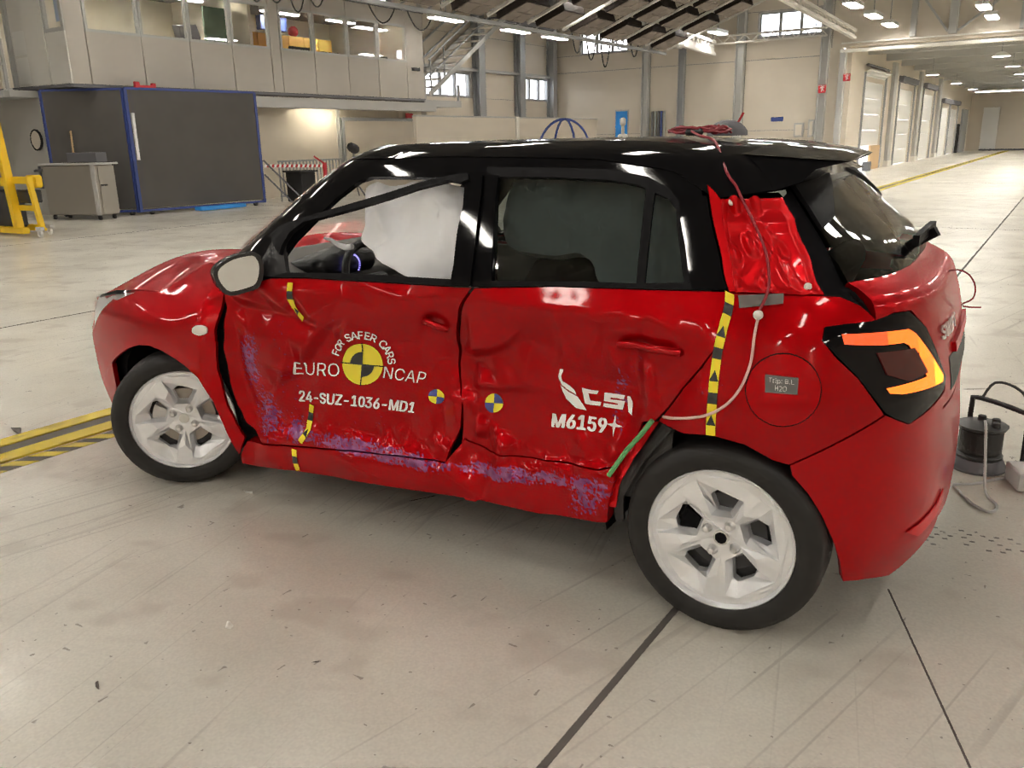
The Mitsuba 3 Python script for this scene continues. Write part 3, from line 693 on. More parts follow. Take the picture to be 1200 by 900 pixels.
for nm, m, mt in (('body', bx(0, 0, .62, 1.45, .50, 1.04, .02), 'steel_brushed'), ('edge_post', bx(.66, -.26, .62, .10, .03, 1.04), 'steel_light'), ('top', bx(.03, 0, 1.16, 1.58, .6, .04), 'steel_light'), ('side_door', bx(.735, .02, .62, .02, .44, .98), 'steel_brushed'), ('handle', bx(.755, -.1, .72, .03, .16, .03), 'black_plastic'), ('box_on_top', bx(.25, .05, 1.29, .8, .3, .2, .01), 'steel_dark')):
    m = m.copy(); m.apply_transform(Rc); put(nm, m, mt, CAB)
for x_, y_ in ((-.62, -.2), (.62, -.2), (-.62, .2), (.62, .2)):
    m = bx(x_, y_, .05, .1, .06, .10, .02); m.apply_transform(Rc); put('caster', m, 'black_plastic', CAB)
solid('broom_handle', beam((-15.35, 7.95, 1.18), (-15.32, 7.95, 1.85), .03), 'wood', 'wooden stick standing behind the steel cabinet', 'stick')
# ---- yellow gantry at the left edge
YM = thing('yellow_gantry', 'yellow steel lifting gantry at the left edge of the floor', 'gantry')
put('mast', beam((-12.35, 4.98, .08), (-12.62, 4.98, 2.6), .13, .13), 'yellow_machine', YM)
put('base_beam', boxm(-14.2, -12.05, 4.88, 5.0, .05, .15), 'yellow_machine', YM)
put('base_beam', boxm(-14.2, -12.3, 5.35, 5.45, .05, .15), 'yellow_machine', YM)
put('top_bar', boxm(-12.5, -11.85, 5.0, 5.1, .90, 1.02), 'yellow_machine', YM)
put('mid_bar', boxm(-12.4, -11.8, 5.02, 5.1, .44, .53), 'yellow_machine', YM)
put('leg', beam((-11.9, 5.05, .98), (-11.72, 5.05, .12), .08), 'yellow_machine', YM)
put('cross_bar', boxm(-14.2, -12.5, 5.0, 5.1, .85, 1.0), 'yellow_machine', YM)
put('battery', bx(-12.13, 5.15, .68, .40, .22, .22, .02), 'black_plastic', YM)
put('motor', bx(-12.95, 5.2, .45, .5, .3, .66, .03), 'black_plastic', YM)
put('valve', bx(-12.1, 5.25, .93, .3, .16, .22, .03), 'yellow_machine', YM)
for x_, y_ in ((-11.62, 4.95), (-11.95, 5.3), (-13.6, 4.95)):
    w_ = lathe([(.02, -.02), (.06, -.02), (.065, 0), (.06, .02), (.02, .02)], 18, 1); w_.apply_translation((x_, y_, .065)); c = put('caster', w_, 'white_plastic', YM, smooth=40)
    put('fork', bx(x_, y_, .15, .16, .07, .06), 'steel_light', YM)
# ---- barrier corner between the screens and the car
cb2 = thing('black_cabinet', 'black box cabinet by the red and white tape', 'cabinet'); put('body', bx(-14.05, 13.35, .38, .6, .5, .76, .02), 'black_cloth', cb2); put('lid', boxm(-14.4, -13.7, 13.05, 13.65, .76, .80), 'black_plastic', cb2)
cf = thing('crowd_barrier', 'grey barred crowd barrier behind the black cabinet', 'barrier')
put('rail', boxm(-14.5, -14.45, 13.0, 15.4, 1.02, 1.06), 'steel_grey', cf); put('rail', boxm(-14.5, -14.45, 13.0, 15.4, .12, .16), 'steel_grey', cf)
for k in range(20): y_ = 13.02+k*.125; put('bar', boxm(-14.49, -14.46, y_-.012, y_+.012, .0 if k in (0, 19) else .14, 1.04), 'steel_grey', cf)
tpm = []
TPK = thing('barrier_tape', 'red and white barrier tape stretched from the dark screen to a red post', 'tape')
n_ = 26
for k in range(n_):
    p0 = np.array([-14.0, 12.1, .92])+(np.array([-13.75, 13.95, .86])-np.array([-14.0, 12.1, .92]))*(k/n_); p1 = p0+(np.array([.25, 1.85, -.06]))/n_
    q = trimesh.convex.convex_hull(np.array([p0+(0, 0, 0), p1+(0, 0, 0), p0+(0, .03, .075), p1+(0, .03, .075), p0+(.004, 0, 0), p1+(.004, 0, 0), p0+(.004, .03, .075), p1+(.004, .03, .075)]))
    put('red_stripe' if k % 2 else 'white_stripe', q, 'red_object' if k % 2 else 'white_print', TPK)
rp = thing('red_post', 'red tripod post holding the barrier tape', 'post'); put('post', boxm(-13.79, -13.71, 13.93, 14.01, 0, .98), 'red_object', rp); put('arm', beam((-13.75, 13.97, .95), (-13.9, 13.75, 1.15), .04), 'red_object', rp)
for a in (0, 2.1, 4.2): put('foot', beam((-13.75, 13.97, .3), (-13.75+.3*math.cos(a), 13.97+.3*math.sin(a), .02), .03), 'red_object', rp)
sl_ = thing('stand_lamp', 'black spot lamp on a stand beside the cream door', 'lamp')
put('pole', boxm(-13.72, -13.68, 15.05, 15.09, .3, 1.25), 'steel_dark', sl_); put('head', hullp([(-13.7, 15.0, 1.36), (-13.7, 15.14, 1.30)], .13), 'black_plastic', sl_, smooth=40)
for a in (0, 2.1, 4.2): put('leg', beam((-13.7, 15.07, .45), (-13.7+.35*math.cos(a), 15.07+.35*math.sin(a), .02), .03), 'steel_dark', sl_)
# ---- things along the back wall
ba = thing('blue_hoops', 'crossed blue hoops rising behind the car roof', 'hoops')
for ph in (0, math.pi/2):
    c_ = np.array([-8.0, 16.9, 1.0]); pts = [c_+np.array([.75*math.cos(t)*math.cos(ph+.9), .75*math.cos(t)*math.sin(ph+.9), .95*math.sin(t)]) for t in np.linspace(0, math.pi, 25)]
    put('hoop', tube(pts, .03, 8), 'blue_steel', ba, smooth=40)
    for e in (pts[0], pts[-1]): put('leg', tube([e, (e[0], e[1], 0.0)], .03, 8), 'blue_steel', ba, smooth=40)
bb = thing('blue_door', 'narrow bright blue door in the back wall', 'door'); put('leaf', boxm(-12.94, -12.42, YB-.09, YB-.03, 0, 2.5), 'blue_bright', bb); put('frame', boxm(-12.98, -12.38, YB-.06, YB-.03, 0, 2.56), 'steel_light', bb)
pr = thing('pipe_rack', 'row of upright grey and blue pipes beside the back wall column', 'pipes')
for k, c_ in enumerate(('steel_dark', 'steel_grey', 'steel_dark', 'blue_steel', 'steel_light')): put('pipe', tube([(-11.30+k*.13, YB-.12, 0), (-11.30+k*.13, YB-.12, 2.45)], .045, 8), c_, pr, smooth=40)
solid('blue_notice', boxm(-6.55, -6.10, YB-.05, YB-.03, 1.92, 2.08), 'blue_steel', 'small blue notice on the back wall', 'notice')
for (a, b, z0, z1, lab) in ((-5.65, -5.32, 1.35, 1.85, 'left grey box framed on the back wall'), (-5.15, -4.95, 1.35, 1.95, 'right grey box on the back wall beside the column')):
    g = thing('wall_box', lab, 'box'); put('case', boxm(a, b, YB-.16, YB-.03, z0, z1), 'steel_light', g); put('front', boxm(a+.05, b-.05, YB-.17, YB-.16, z0+.06, z1-.06), 'wall_cream', g)
solid('work_bench', cat(boxm(-6.3, -5.0, YB-.8, YB-.1, .95, 1.05), boxm(-6.25, -6.15, YB-.7, YB-.2, 0, .95), boxm(-5.15, -5.05, YB-.7, YB-.2, 0, .95)), 'white_metal', 'pale bench against the back wall', 'bench')
solid('red_cart', bx(-6.75, YB-.9, .51, .6, .5, 1.0, .03), 'steel_dark', 'dark cart beside the bench at the back wall', 'cart')
def exit_sign(x, y, z, s, lab):
    e = thing('exit_sign', lab, 'sign'); put('board', boxm(x-s/2, x+s/2, y-.02, y, z-s/2, z+s/2), 'red_object', e)
    put('border', boxm(x-s*.42, x+s*.42, y-.024, y-.02, z+s*.36, z+s*.42), 'white_print', e)
    f = Polygon([(-.12, -.34), (-.02, -.34), (.06, -.12), (.18, -.3), (.28, -.26), (.1, .02), (.12, .2), (.26, .12), (.3, .2), (.06, .36), (-.02, .26), (-.2, .24), (-.28, .06), (-.2, .04), (-.12, .14), (-.04, .14), (-.08, -.06)]); m = trimesh.creation.extrude_polygon(f, .004, engine='earcut')
    m = trimesh.Trimesh(np.c_[m.vertices[:, 0]*s+x, y-.02-m.vertices[:, 2], m.vertices[:, 1]*s*1+z], m.faces[:, ::-1], process=False); put('symbol', m, 'white_print', e)
exit_sign(-4.72, YB-.30, 2.98, .27, 'red safety sign on the steel column'); exit_sign(-3.9, YB-.33, 3.32, .24, 'red sign at the top of the portal post')
solid('bracket_lamp', cat(bx(-10.1, YB-.45, 4.75, .16, .3, .12, .03), boxm(-10.16, -10.04, YB-.4, YB-.1, 4.85, 4.9)), 'white_plastic', 'white bracket lamp on the slim column', 'lamp') if True else None
def loop(p0, p1, sag, r, lab, grp):
    p0, p1 = np.array(p0, float), np.array(p1, float); t = np.linspace(0, 1, 16)[:, None]
    pts = p0+(p1-p0)*t; pts[:, 2] -= sag*4*(t*(1-t))[:, 0]
    solid('hanging_cable', tube(pts, r, 6), 'rubber_smooth', lab, 'cable', grp, smooth=40)
cbar = thing('cable_bar', 'grey bar from which cables loop under the light panels', 'bar'); put('bar', boxm(-11.6, -8.9, 23.46, 23.54, 4.94, 5.0), 'steel_grey', cbar)
for x_ in (-11.5, -9.0): put('hanger', boxm(x_-.012, x_+.012, 23.49, 23.51, 5.0, ZC), 'steel_grey', cbar)
for k in range(5):
    x_ = -11.45+.52*k
    loop((x_, 23.5, 4.95), (x_+.44, 23.5, 4.95), .75+.25*(k % 3), .020, f'grey cable loop under the light panels, {ORD[k]} from the left', 'cables looped under the light panels')
crail = thing('cable_rail', 'dark cable rail running along the top of the office block', 'rail'); put('rail', boxm(-14.24, -14.16, 9.5, 20.6, 5.29, 5.36), 'steel_dark', crail)
for y_ in (10., 15., 20.): put('hanger', boxm(-14.212, -14.188, y_, y_+.024, 5.36, ZC), 'steel_dark', crail)
for k, (y_, w, s_) in enumerate(((10.6, .55, .35), (12.3, .5, .45), (12.9, .6, .40), (13.6, .6, .55), (14.3, .6, .35), (16.6, 1.2, .5), (18.3, 1.3, .55))):
    loop((-14.2, y_, 5.3), (-14.2, y_+w, 5.3), s_, .018, f'thin dark cable loop before the office windows, {ORD[k]} from the left', 'cables looped before the office windows')
# ---- hanging light panels, tilted, in a grid
tlt = math.atan2(.28, .77)
grid_ = []
for k in range(5):
    for j in range(-4, 6):
        x0, z0, y_ = -8.69+1.04*k, 4.2+.40*k, 15.0+1.77*j+.5
        if z0 <= 5.9 and in_frame(*[(x0+.4+a, y_+b, z0+.1) for a in (-.3, 0, .3) for b in (-.4, 0, .4)]): grid_.append((k, j, x0, y_, z0))
for k in range(5):
    col_ = sorted([g for g in grid_ if g[0] == k], key=lambda g: -g[1])
    for q, (_, j, x0, y_, z0) in enumerate(col_):
        M = trimesh.transformations.rotation_matrix(-tlt, (0, 1, 0)); M[:3, 3] = (x0+.40, y_, z0+.15)
        pk = thing('light_panel', f'hanging light panel, {ORD[q]} from the far end in the {ORD[k]} row from the left', 'light panel', 'light panels of the tilted grid')
        put('housing', bx(0, 0, .14, .88, 1.06, .24), 'light_housing', pk, M=M)
        for a, b in ((-.21, -.255), (.21, -.255), (-.21, .255), (.21, .255)): put('diffuser', bx(a, b, .012, .40, .49, .02), 'panel_under', pk, M=M)
nr_ = 0
for j in range(5, -5, -1):
    y_ = 15.0+1.77*j+1.38
    if not in_frame((-8.7, y_, 4.3), (-6.5, y_, 5.1), (-7.6, y_, 4.7)): continue
    solid('panel_rail', beam((-8.75, y_, 4.26), (-8.75+1.04*4.4, y_, 4.26+.40*4.4), .06, .07), 'white_metal', f'pale slanting rail between light panels, {ORD[nr_]} from the far end of the grid', 'rail', 'rails of the light panel grid'); nr_ += 1
GX = thing('panel_girder', 'long grey girder carrying the grid of light panels', 'girder')
put('chord', boxm(-9.0, -8.9, 7, 25.5, 4.12, 4.2), 'steel_grey', GX); put('chord', boxm(-9.0, -8.9, 7, 25.5, 4.42, 4.48), 'steel_grey', GX)
for y_ in np.arange(7.2, 25, .9): put('lacing', beam((-8.95, y_, 4.2), (-8.95, y_+.45, 4.42), .03), 'steel_grey', GX)
for x_ in (-8.95, -4.4):
    for y_ in (15.0-1.77*4+1.38, 16.38, 15.0+1.77*5+1.38): put('hanger', boxm(x_-.012, x_+.012, y_+.06, y_+.084, 4.46 if x_ < -6 else 5.95, ZC), 'steel_grey', GX)
# ---- lattice trusses and crane runway near the back wall
def truss(a, b, h, n, label, cat_='truss', w=.06):
    a, b = np.array(a, float), np.array(b, float); up = np.array([0, 0, h]); K = thing('lattice_truss', label, cat_)
    put('chord', beam(a, b, w*1.6, w), 'white_metal', K); put('chord', beam(a+up, b+up, w*1.6, w), 'white_metal', K)
    for k in range(n):
        p, q = a+(b-a)*k/n, a+(b-a)*(k+1)/n
        put('lacing', beam(p, (p+q)/2+up, w*.6), 'white_metal', K); put('lacing', beam((p+q)/2+up, q, w*.6), 'white_metal', K)
truss((-8.24, 25.2, 4.36), (-8.6, 29.2, 4.36), .42, 8, 'white lattice truss at the end of the light panels', w=.10)
put('side_plate', beam((-8.24, 25.2, 4.46), (-8.6, 29.2, 4.46), .04, .22), 'white_metal', 'lattice_truss')
for p in ((-8.26, 25.5), (-8.58, 29.0)): put('hanger', boxm(p[0]-.012, p[0]+.012, p[1]-.012, p[1]+.012, 4.80, ZC), 'steel_grey', 'lattice_truss')
truss((-9.9, 29.35, 4.72), (-4.6, 29.35, 4.72), .26, 10, 'thin white lattice truss along the back wall')
for x_ in (-9.5, -5.0): put('hanger', boxm(x_-.012, x_+.012, 29.338, 29.362, 4.98, ZC), 'steel_grey', 'lattice_truss_001')
truss((-3.9, 18., 5.0), (-3.75, 29.6, 4.6), .22, 24, 'long pale runway beam slanting over the portal', 'beam', .09)
# outlines on the car body in its own coordinates (s along the side, height z), metres
O = {'a_in': [(.689,.967),(.653,1.047),(.602,1.132),(.664,1.161)],
 'a_out': [(.528,1.05),(.519,1.167),(.522,1.28),(.491,1.373),(.553,1.394)],
 'airbag': [(.847,1.32),(.955,1.333),(1.451,1.333),(1.487,1.284),(1.492,1.189),(1.501,1.011),(1.323,1.004),(1.213,1.037),(1.142,1.065),(1.098,1.092),
            (1.014,1.133),(.985,1.192),(.918,1.241),(.896,1.279)],
 'airbag_rear': [(1.616,1.334),(1.694,1.438),(2.007,1.441),(2.156,1.379),(2.537,1.316),(2.503,1.045),(2.175,1.033),(2.019,1.032),(1.964,1.099),(1.898,1.128),
                 (1.808,1.116),(1.695,1.124),(1.622,1.171)],
 'aperture_top': [(.769,1.211),(.791,1.263),(.847,1.32),(.921,1.334),(1.389,1.332),(1.485,1.336)],
 'arch_front': [(-.682,.32),(-.522,.429),(-.359,.53),(-.21,.603),(-.118,.632),(-.033,.64),(.054,.626),(.137,.598),(.192,.575),(.261,.532),
                (.307,.48),(.338,.42),(.363,.346),(.377,.266),(.378,.205),(.39,.159)],
 'arch_rear': [(2.257,.629),(2.321,.629),(2.36,.624),(2.45,.63),(2.552,.614),(2.636,.577),(2.693,.537),(2.74,.483),(2.781,.417),(2.818,.34),
               (2.858,.237),(2.873,.202)],
 'belt_front': [(.824,.985),(1.054,.999),(1.293,1.004),(1.502,1.006),(1.505,.985),(1.179,.979),(.922,.974),(.763,.961),(.711,.942)],
 'belt_rear': [(1.653,1.01),(1.907,1.024),(2.15,1.032),(2.353,1.044),(2.358,1.024),(2.161,1.018),(1.88,1.008),(1.656,.992)],
 'bumper_line': [(3.038,.35),(3.201,.356),(3.282,.355)],
 'bumper_low': [(2.874,.198),(2.967,.194),(3.048,.182),(3.109,.213),(3.247,.267),(3.291,.308)],
 'csi_c': [(1.96,.681),(2.02,.679),(2.016,.668),(1.986,.668),(1.994,.646),(2.033,.646),(2.03,.633),(1.974,.63)],
 'csi_i': [(2.122,.679),(2.133,.679),(2.143,.661),(2.144,.622),(2.13,.632)],
 'csi_leaf': [(1.885,.736),(1.899,.737),(1.889,.715),(1.893,.698),(1.918,.687),(1.935,.674),(1.943,.656),(1.92,.667),(1.893,.684),(1.88,.705),
              (1.879,.713)],
 'csi_leaf2': [(1.887,.683),(1.917,.663),(1.946,.651),(1.967,.626),(1.981,.609),(1.94,.611),(1.906,.638)],
 'csi_s': [(2.042,.678),(2.115,.68),(2.11,.666),(2.064,.665),(2.065,.659),(2.116,.662),(2.11,.634),(2.04,.633),(2.042,.645),(2.09,.645),(2.09,.65),
           (2.042,.651)],
 'd_pillar': [(2.906,1.276),(3.004,1.305),(2.998,1.248),(2.979,1.185),(2.944,1.124),(2.937,1.053),(2.928,1.021),(2.952,.963),(2.94,.962),(2.916,.999),
              (2.873,1.021),(2.827,1.024),(2.838,1.09),(2.856,1.162)],
 'disc': [(1.061,.658),(1.156,.661),(1.08,.741)],
 'disc2': [(1.387,.574),(1.421,.574),(1.39,.601)],
 'disc3': [(1.633,.587),(1.67,.591),(1.637,.622)],
 'divider': [(2.128,1.298),(2.157,1.289),(2.175,1.03),(2.149,1.031)],
 'door_red_strip': [(2.463,1.311),(2.509,1.29),(2.542,1.267),(2.524,1.212),(2.525,1.099),(2.518,1.027),(2.496,1.026),(2.482,1.159),(2.472,1.276)],
 'door_sail': [(2.276,1.266),(2.38,1.283),(2.456,1.279),(2.47,1.159),(2.491,1.031),(2.358,1.024),(2.323,1.151)],
 'exposed': [(2.541,1.265),(2.566,1.274),(2.895,1.275),(2.89,1.233),(2.853,1.16),(2.836,1.086),(2.823,1.026),(2.627,1.028),(2.517,1.025),(2.518,1.099),
             (2.519,1.189)],
 'fender': [(-.245,.85),(-.077,.858),(.01,.919),(.06,.967),(.12,.981),(.277,.96),(.374,.878),(.362,.8),(.343,.695),(.339,.619),
            (.341,.562),(.376,.42),(.416,.327),(.435,.281),(.394,.205),(.363,.338),(.328,.439),(.261,.532),(.192,.575),(.137,.598),
            (.051,.625),(-.036,.638),(-.118,.632),(-.21,.603),(-.359,.53),(-.522,.429),(-.697,.334),(-.704,.471),(-.655,.573),(-.571,.668),
            (-.432,.779),(-.338,.817)],
 'fender_front': [(-.571,.668),(-.432,.779),(-.338,.817),(-.245,.85)],
 'fin': [(2.996,1.307),(3.157,1.324),(3.488,1.333),(3.231,1.266),(3.092,1.209),(3.045,1.2),(2.979,1.185),(2.994,1.246)],
 'flap_label': [(2.602,.816),(2.7,.812),(2.698,.767),(2.604,.768)],
 'front_door': [(.371,.901),(.544,.931),(.673,.961),(.853,.971),(1.159,.977),(1.502,.982),(1.574,.984),(1.546,.947),(1.518,.906),(1.471,.781),
                (1.462,.693),(1.483,.602),(1.501,.575),(1.493,.478),(1.462,.402),(1.451,.355),(1.218,.338),(1.002,.322),(.765,.296),(.531,.273),
                (.451,.344),(.413,.418),(.385,.514),(.367,.657),(.386,.735),(.395,.828)],
 'front_frame_rear': [(1.495,1.338),(1.542,1.336),(1.552,1.293),(1.559,1.218),(1.57,1.098),(1.575,.988),(1.497,.986),(1.499,1.054),(1.49,1.157),(1.493,1.238),
                      (1.482,1.298),(1.462,1.311)],
 'front_glass': [(.825,.984),(.754,1.044),(.701,1.118),(.744,1.164),(.962,1.215),(1.216,1.27),(1.423,1.314),(1.471,1.306),(1.493,1.238),(1.49,1.157),
                 (1.496,1.054),(1.495,1.004),(1.293,1.003),(1.055,.998)],
 'front_sail': [(.689,.967),(.653,1.047),(.602,1.132),(.673,1.129),(.76,1.044),(.827,.981),(.765,.963)],
 'fuel_flap': [(2.764,.782),(2.762,.765),(2.758,.749),(2.75,.734),(2.74,.72),(2.727,.707),(2.713,.696),(2.697,.688),(2.68,.683),(2.662,.68),
               (2.643,.68),(2.625,.683),(2.607,.69),(2.59,.698),(2.576,.709),(2.564,.723),(2.555,.738),(2.549,.753),(2.546,.77),(2.547,.786),
               (2.552,.803),(2.559,.819),(2.57,.833),(2.583,.846),(2.599,.856),(2.616,.865),(2.635,.87),(2.654,.872),(2.673,.872),(2.692,.868),
               (2.709,.862),(2.725,.853),(2.738,.842),(2.749,.829),(2.757,.814),(2.763,.798)],
 'gauge': [(.597,.947),(.645,.95),(.601,.988)],
 'handle_cup': [(2.12,.859),(2.146,.884),(2.187,.893),(2.217,.886),(2.226,.866),(2.164,.846)],
 'handle_front': [(1.371,.863),(1.406,.857),(1.457,.854),(1.457,.834),(1.398,.833),(1.365,.842)],
 'handle_rear': [(2.09,.851),(2.129,.851),(2.198,.86),(2.313,.866),(2.32,.854),(2.298,.844),(2.198,.832),(2.124,.837)],
 'hatch_edge': [(2.944,.957),(3.014,.972),(3.093,.971),(3.16,.92),(3.285,.757),(3.27,.715)],
 'hatch_wire': [(2.925,.999),(2.955,1.006),(2.991,.991),(3.013,.953),(3.01,.913),(2.978,.89),(3.004,.884),(3.038,.886)],
 'headlight': [(-.719,.618),(-.726,.65),(-.719,.682),(-.54,.751),(-.487,.791),(-.445,.822),(-.351,.852),(-.245,.85),(-.338,.817),
               (-.432,.779),(-.571,.668),(-.666,.614)],
 'mirror_face': [(-.074,1.003),(-.059,1.021),(-.014,1.042),(.046,1.051),(.071,1.043),(.082,1.002),(.063,.947),(.032,.933),(-.035,.925),(-.06,.946),
                 (-.075,.979)],
 'mirror_outer': [(-.086,1.007),(-.067,1.026),(-.018,1.051),(.051,1.061),(.084,1.051),(.097,1.003),(.075,.935),(.036,.92),(-.04,.911),(-.071,.939),
                  (-.088,.981)],
 'quarter': [(2.494,1.023),(2.615,1.024),(2.824,1.022),(2.868,1.019),(2.911,.997),(2.945,.959),(2.925,.952),(2.779,.944),(2.769,.911),(2.81,.865),
             (2.875,.81),(2.954,.708),(2.683,.568),(2.636,.577),(2.552,.614),(2.45,.63),(2.36,.624),(2.321,.629),(2.255,.636),(2.293,.682),
             (2.342,.749),(2.399,.813),(2.441,.87),(2.466,.967)],
 'quarter_glass': [(2.152,1.289),(2.201,1.272),(2.266,1.24),(2.343,1.045),(2.17,1.03)],
 'rear_bumper': [(2.688,.566),(2.96,.705),(2.998,.688),(3.049,.665),(3.27,.715)],
 'rear_door': [(1.589,.984),(1.88,1.006),(2.161,1.016),(2.489,1.026),(2.463,.974),(2.436,.869),(2.393,.815),(2.336,.75),(2.286,.683),(2.241,.633),
               (2.188,.618),(2.179,.58),(2.146,.529),(2.114,.467),(2.049,.443),(1.849,.428),(1.621,.415),(1.515,.445),(1.502,.425),(1.507,.484),
               (1.506,.56),(1.488,.603),(1.47,.694),(1.486,.782),(1.525,.885),(1.559,.948)],
 'rear_frame_front': [(1.556,1.336),(1.603,1.334),(1.621,1.219),(1.654,1.006),(1.669,.993),(1.589,.988),(1.597,1.033),(1.596,1.086),(1.582,1.192)],
 'rear_frame_top': [(1.556,1.336),(1.551,1.361),(1.77,1.359),(2.001,1.353),(2.125,1.334),(2.2,1.301),(2.282,1.263),(2.354,1.048),(2.329,1.04),(2.266,1.24),
                    (2.201,1.272),(2.143,1.291),(2.104,1.308),(2.009,1.322),(1.81,1.33),(1.604,1.33)],
 'rear_glass': [(3.173,1.33),(2.979,1.185),(2.946,1.122),(2.94,1.052)],
 'rear_glass_bottom': [(2.94,1.052),(3.006,1.055),(3.152,1.057),(3.321,1.057),(3.512,1.055)],
 'rear_glass_side': [(1.601,1.331),(1.809,1.331),(2.009,1.323),(2.104,1.309),(2.132,1.291),(2.153,1.032),(1.907,1.024),(1.663,1.01)],
 'reel': [(3.106,1.172)],
 'roof_edge': [(.553,1.394),(.932,1.394),(1.351,1.4),(1.693,1.394),(1.94,1.387),(2.136,1.366),(2.277,1.342),(2.42,1.3),(2.504,1.276),(2.546,1.278),
               (2.754,1.29),(2.964,1.302)],
 'sash_bar': [(.61,1.11),(.627,1.146),(.751,1.186),(.944,1.232),(1.191,1.284),(1.402,1.325),(1.488,1.337),(1.501,1.317),(1.471,1.306),(1.424,1.313),
              (1.217,1.269),(.965,1.212),(.746,1.162),(.718,1.125),(.731,1.075),(.752,1.043)],
 'side_marker': [(.325,.736),(.324,.73),(.321,.725),(.315,.721),(.308,.717),(.3,.715),(.291,.714),(.281,.714),(.27,.715),(.26,.718),
                 (.253,.721),(.248,.726),(.247,.731),(.248,.737),(.252,.742),(.259,.747),(.268,.751),(.278,.754),(.288,.755),(.298,.755),
                 (.306,.753),(.314,.75),(.32,.746),(.324,.741)],
 'sill': [(.39,.159),(.405,.206),(.444,.266),(.532,.266),(.765,.289),(1.004,.317),(1.219,.332),(1.448,.349),(1.515,.439),(1.622,.41),
          (1.85,.423),(2.051,.438),(2.115,.462),(2.115,.42),(2.1,.347),(2.095,.28),(2.06,.27),(1.835,.239),(1.617,.244),(1.24,.217),(.794,.184),
          (.47,.158)],
 'spoiler_edge': [(2.528,1.312),(2.597,1.338),(2.695,1.38),(2.713,1.377)],
 'star': [(2.087,.583)],
 'steering': [(.724,.993),(.681,.933)],
 'strip_a': [(.774,.952),(.776,.892),(.776,.847),(.816,.814)],
 'strip_b': [(.786,.461),(.776,.405),(.776,.366),(.742,.31)],
 'strip_c': [(.711,.277),(.708,.225),(.716,.184)],
 'strip_d': [(2.495,1.024),(2.467,.945),(2.45,.866),(2.445,.789),(2.444,.706),(2.445,.63)],
 't_csi': [(1.963,.68),(2.138,.681),(2.134,.63),(1.974,.63)],
 't_euro': [(.743,.639),(.95,.649),(.942,.596),(.731,.584)],
 't_m6159': [(1.86,.584),(2.06,.6),(2.06,.552),(1.859,.538)],
 't_ncap': [(1.164,.662),(1.347,.658),(1.332,.613),(1.149,.614)],
 't_num': [(.734,.517),(1.295,.541),(1.282,.497),(.723,.468)],
 'tail_bar': [(2.826,.926),(2.949,.927),(3.055,.926),(3.084,.911),(3.142,.857),(3.236,.77),(3.224,.755),(3.129,.756),(3.012,.758),(2.967,.765),
              (2.956,.78),(3.024,.784),(3.124,.789),(3.08,.838),(3.047,.884),(3.027,.893),(2.945,.893),(2.832,.9)],
 'tail_light': [(2.782,.945),(2.843,.952),(2.929,.956),(3.013,.97),(3.082,.969),(3.149,.921),(3.201,.85),(3.273,.759),(3.252,.729),(3.048,.67),
                (2.991,.694),(2.957,.713),(2.875,.812),(2.81,.872),(2.769,.911)],
 'tape_quarter': [(2.523,1.019),(2.686,1.028),(2.667,1.002),(2.516,.985)],
 'tether': [(.721,1.153),(.776,1.146),(.844,1.126),(.891,1.118),(.924,1.122)],
 'wire_pale': [(2.578,.968),(2.565,.912),(2.557,.844),(2.529,.773),(2.485,.722),(2.421,.686),(2.333,.664),(2.273,.653)],
 'wire_red': [(2.618,1.348),(2.649,1.308),(2.66,1.272),(2.677,1.201),(2.672,1.13),(2.661,1.068),(2.628,1.024),(2.578,.971)]}
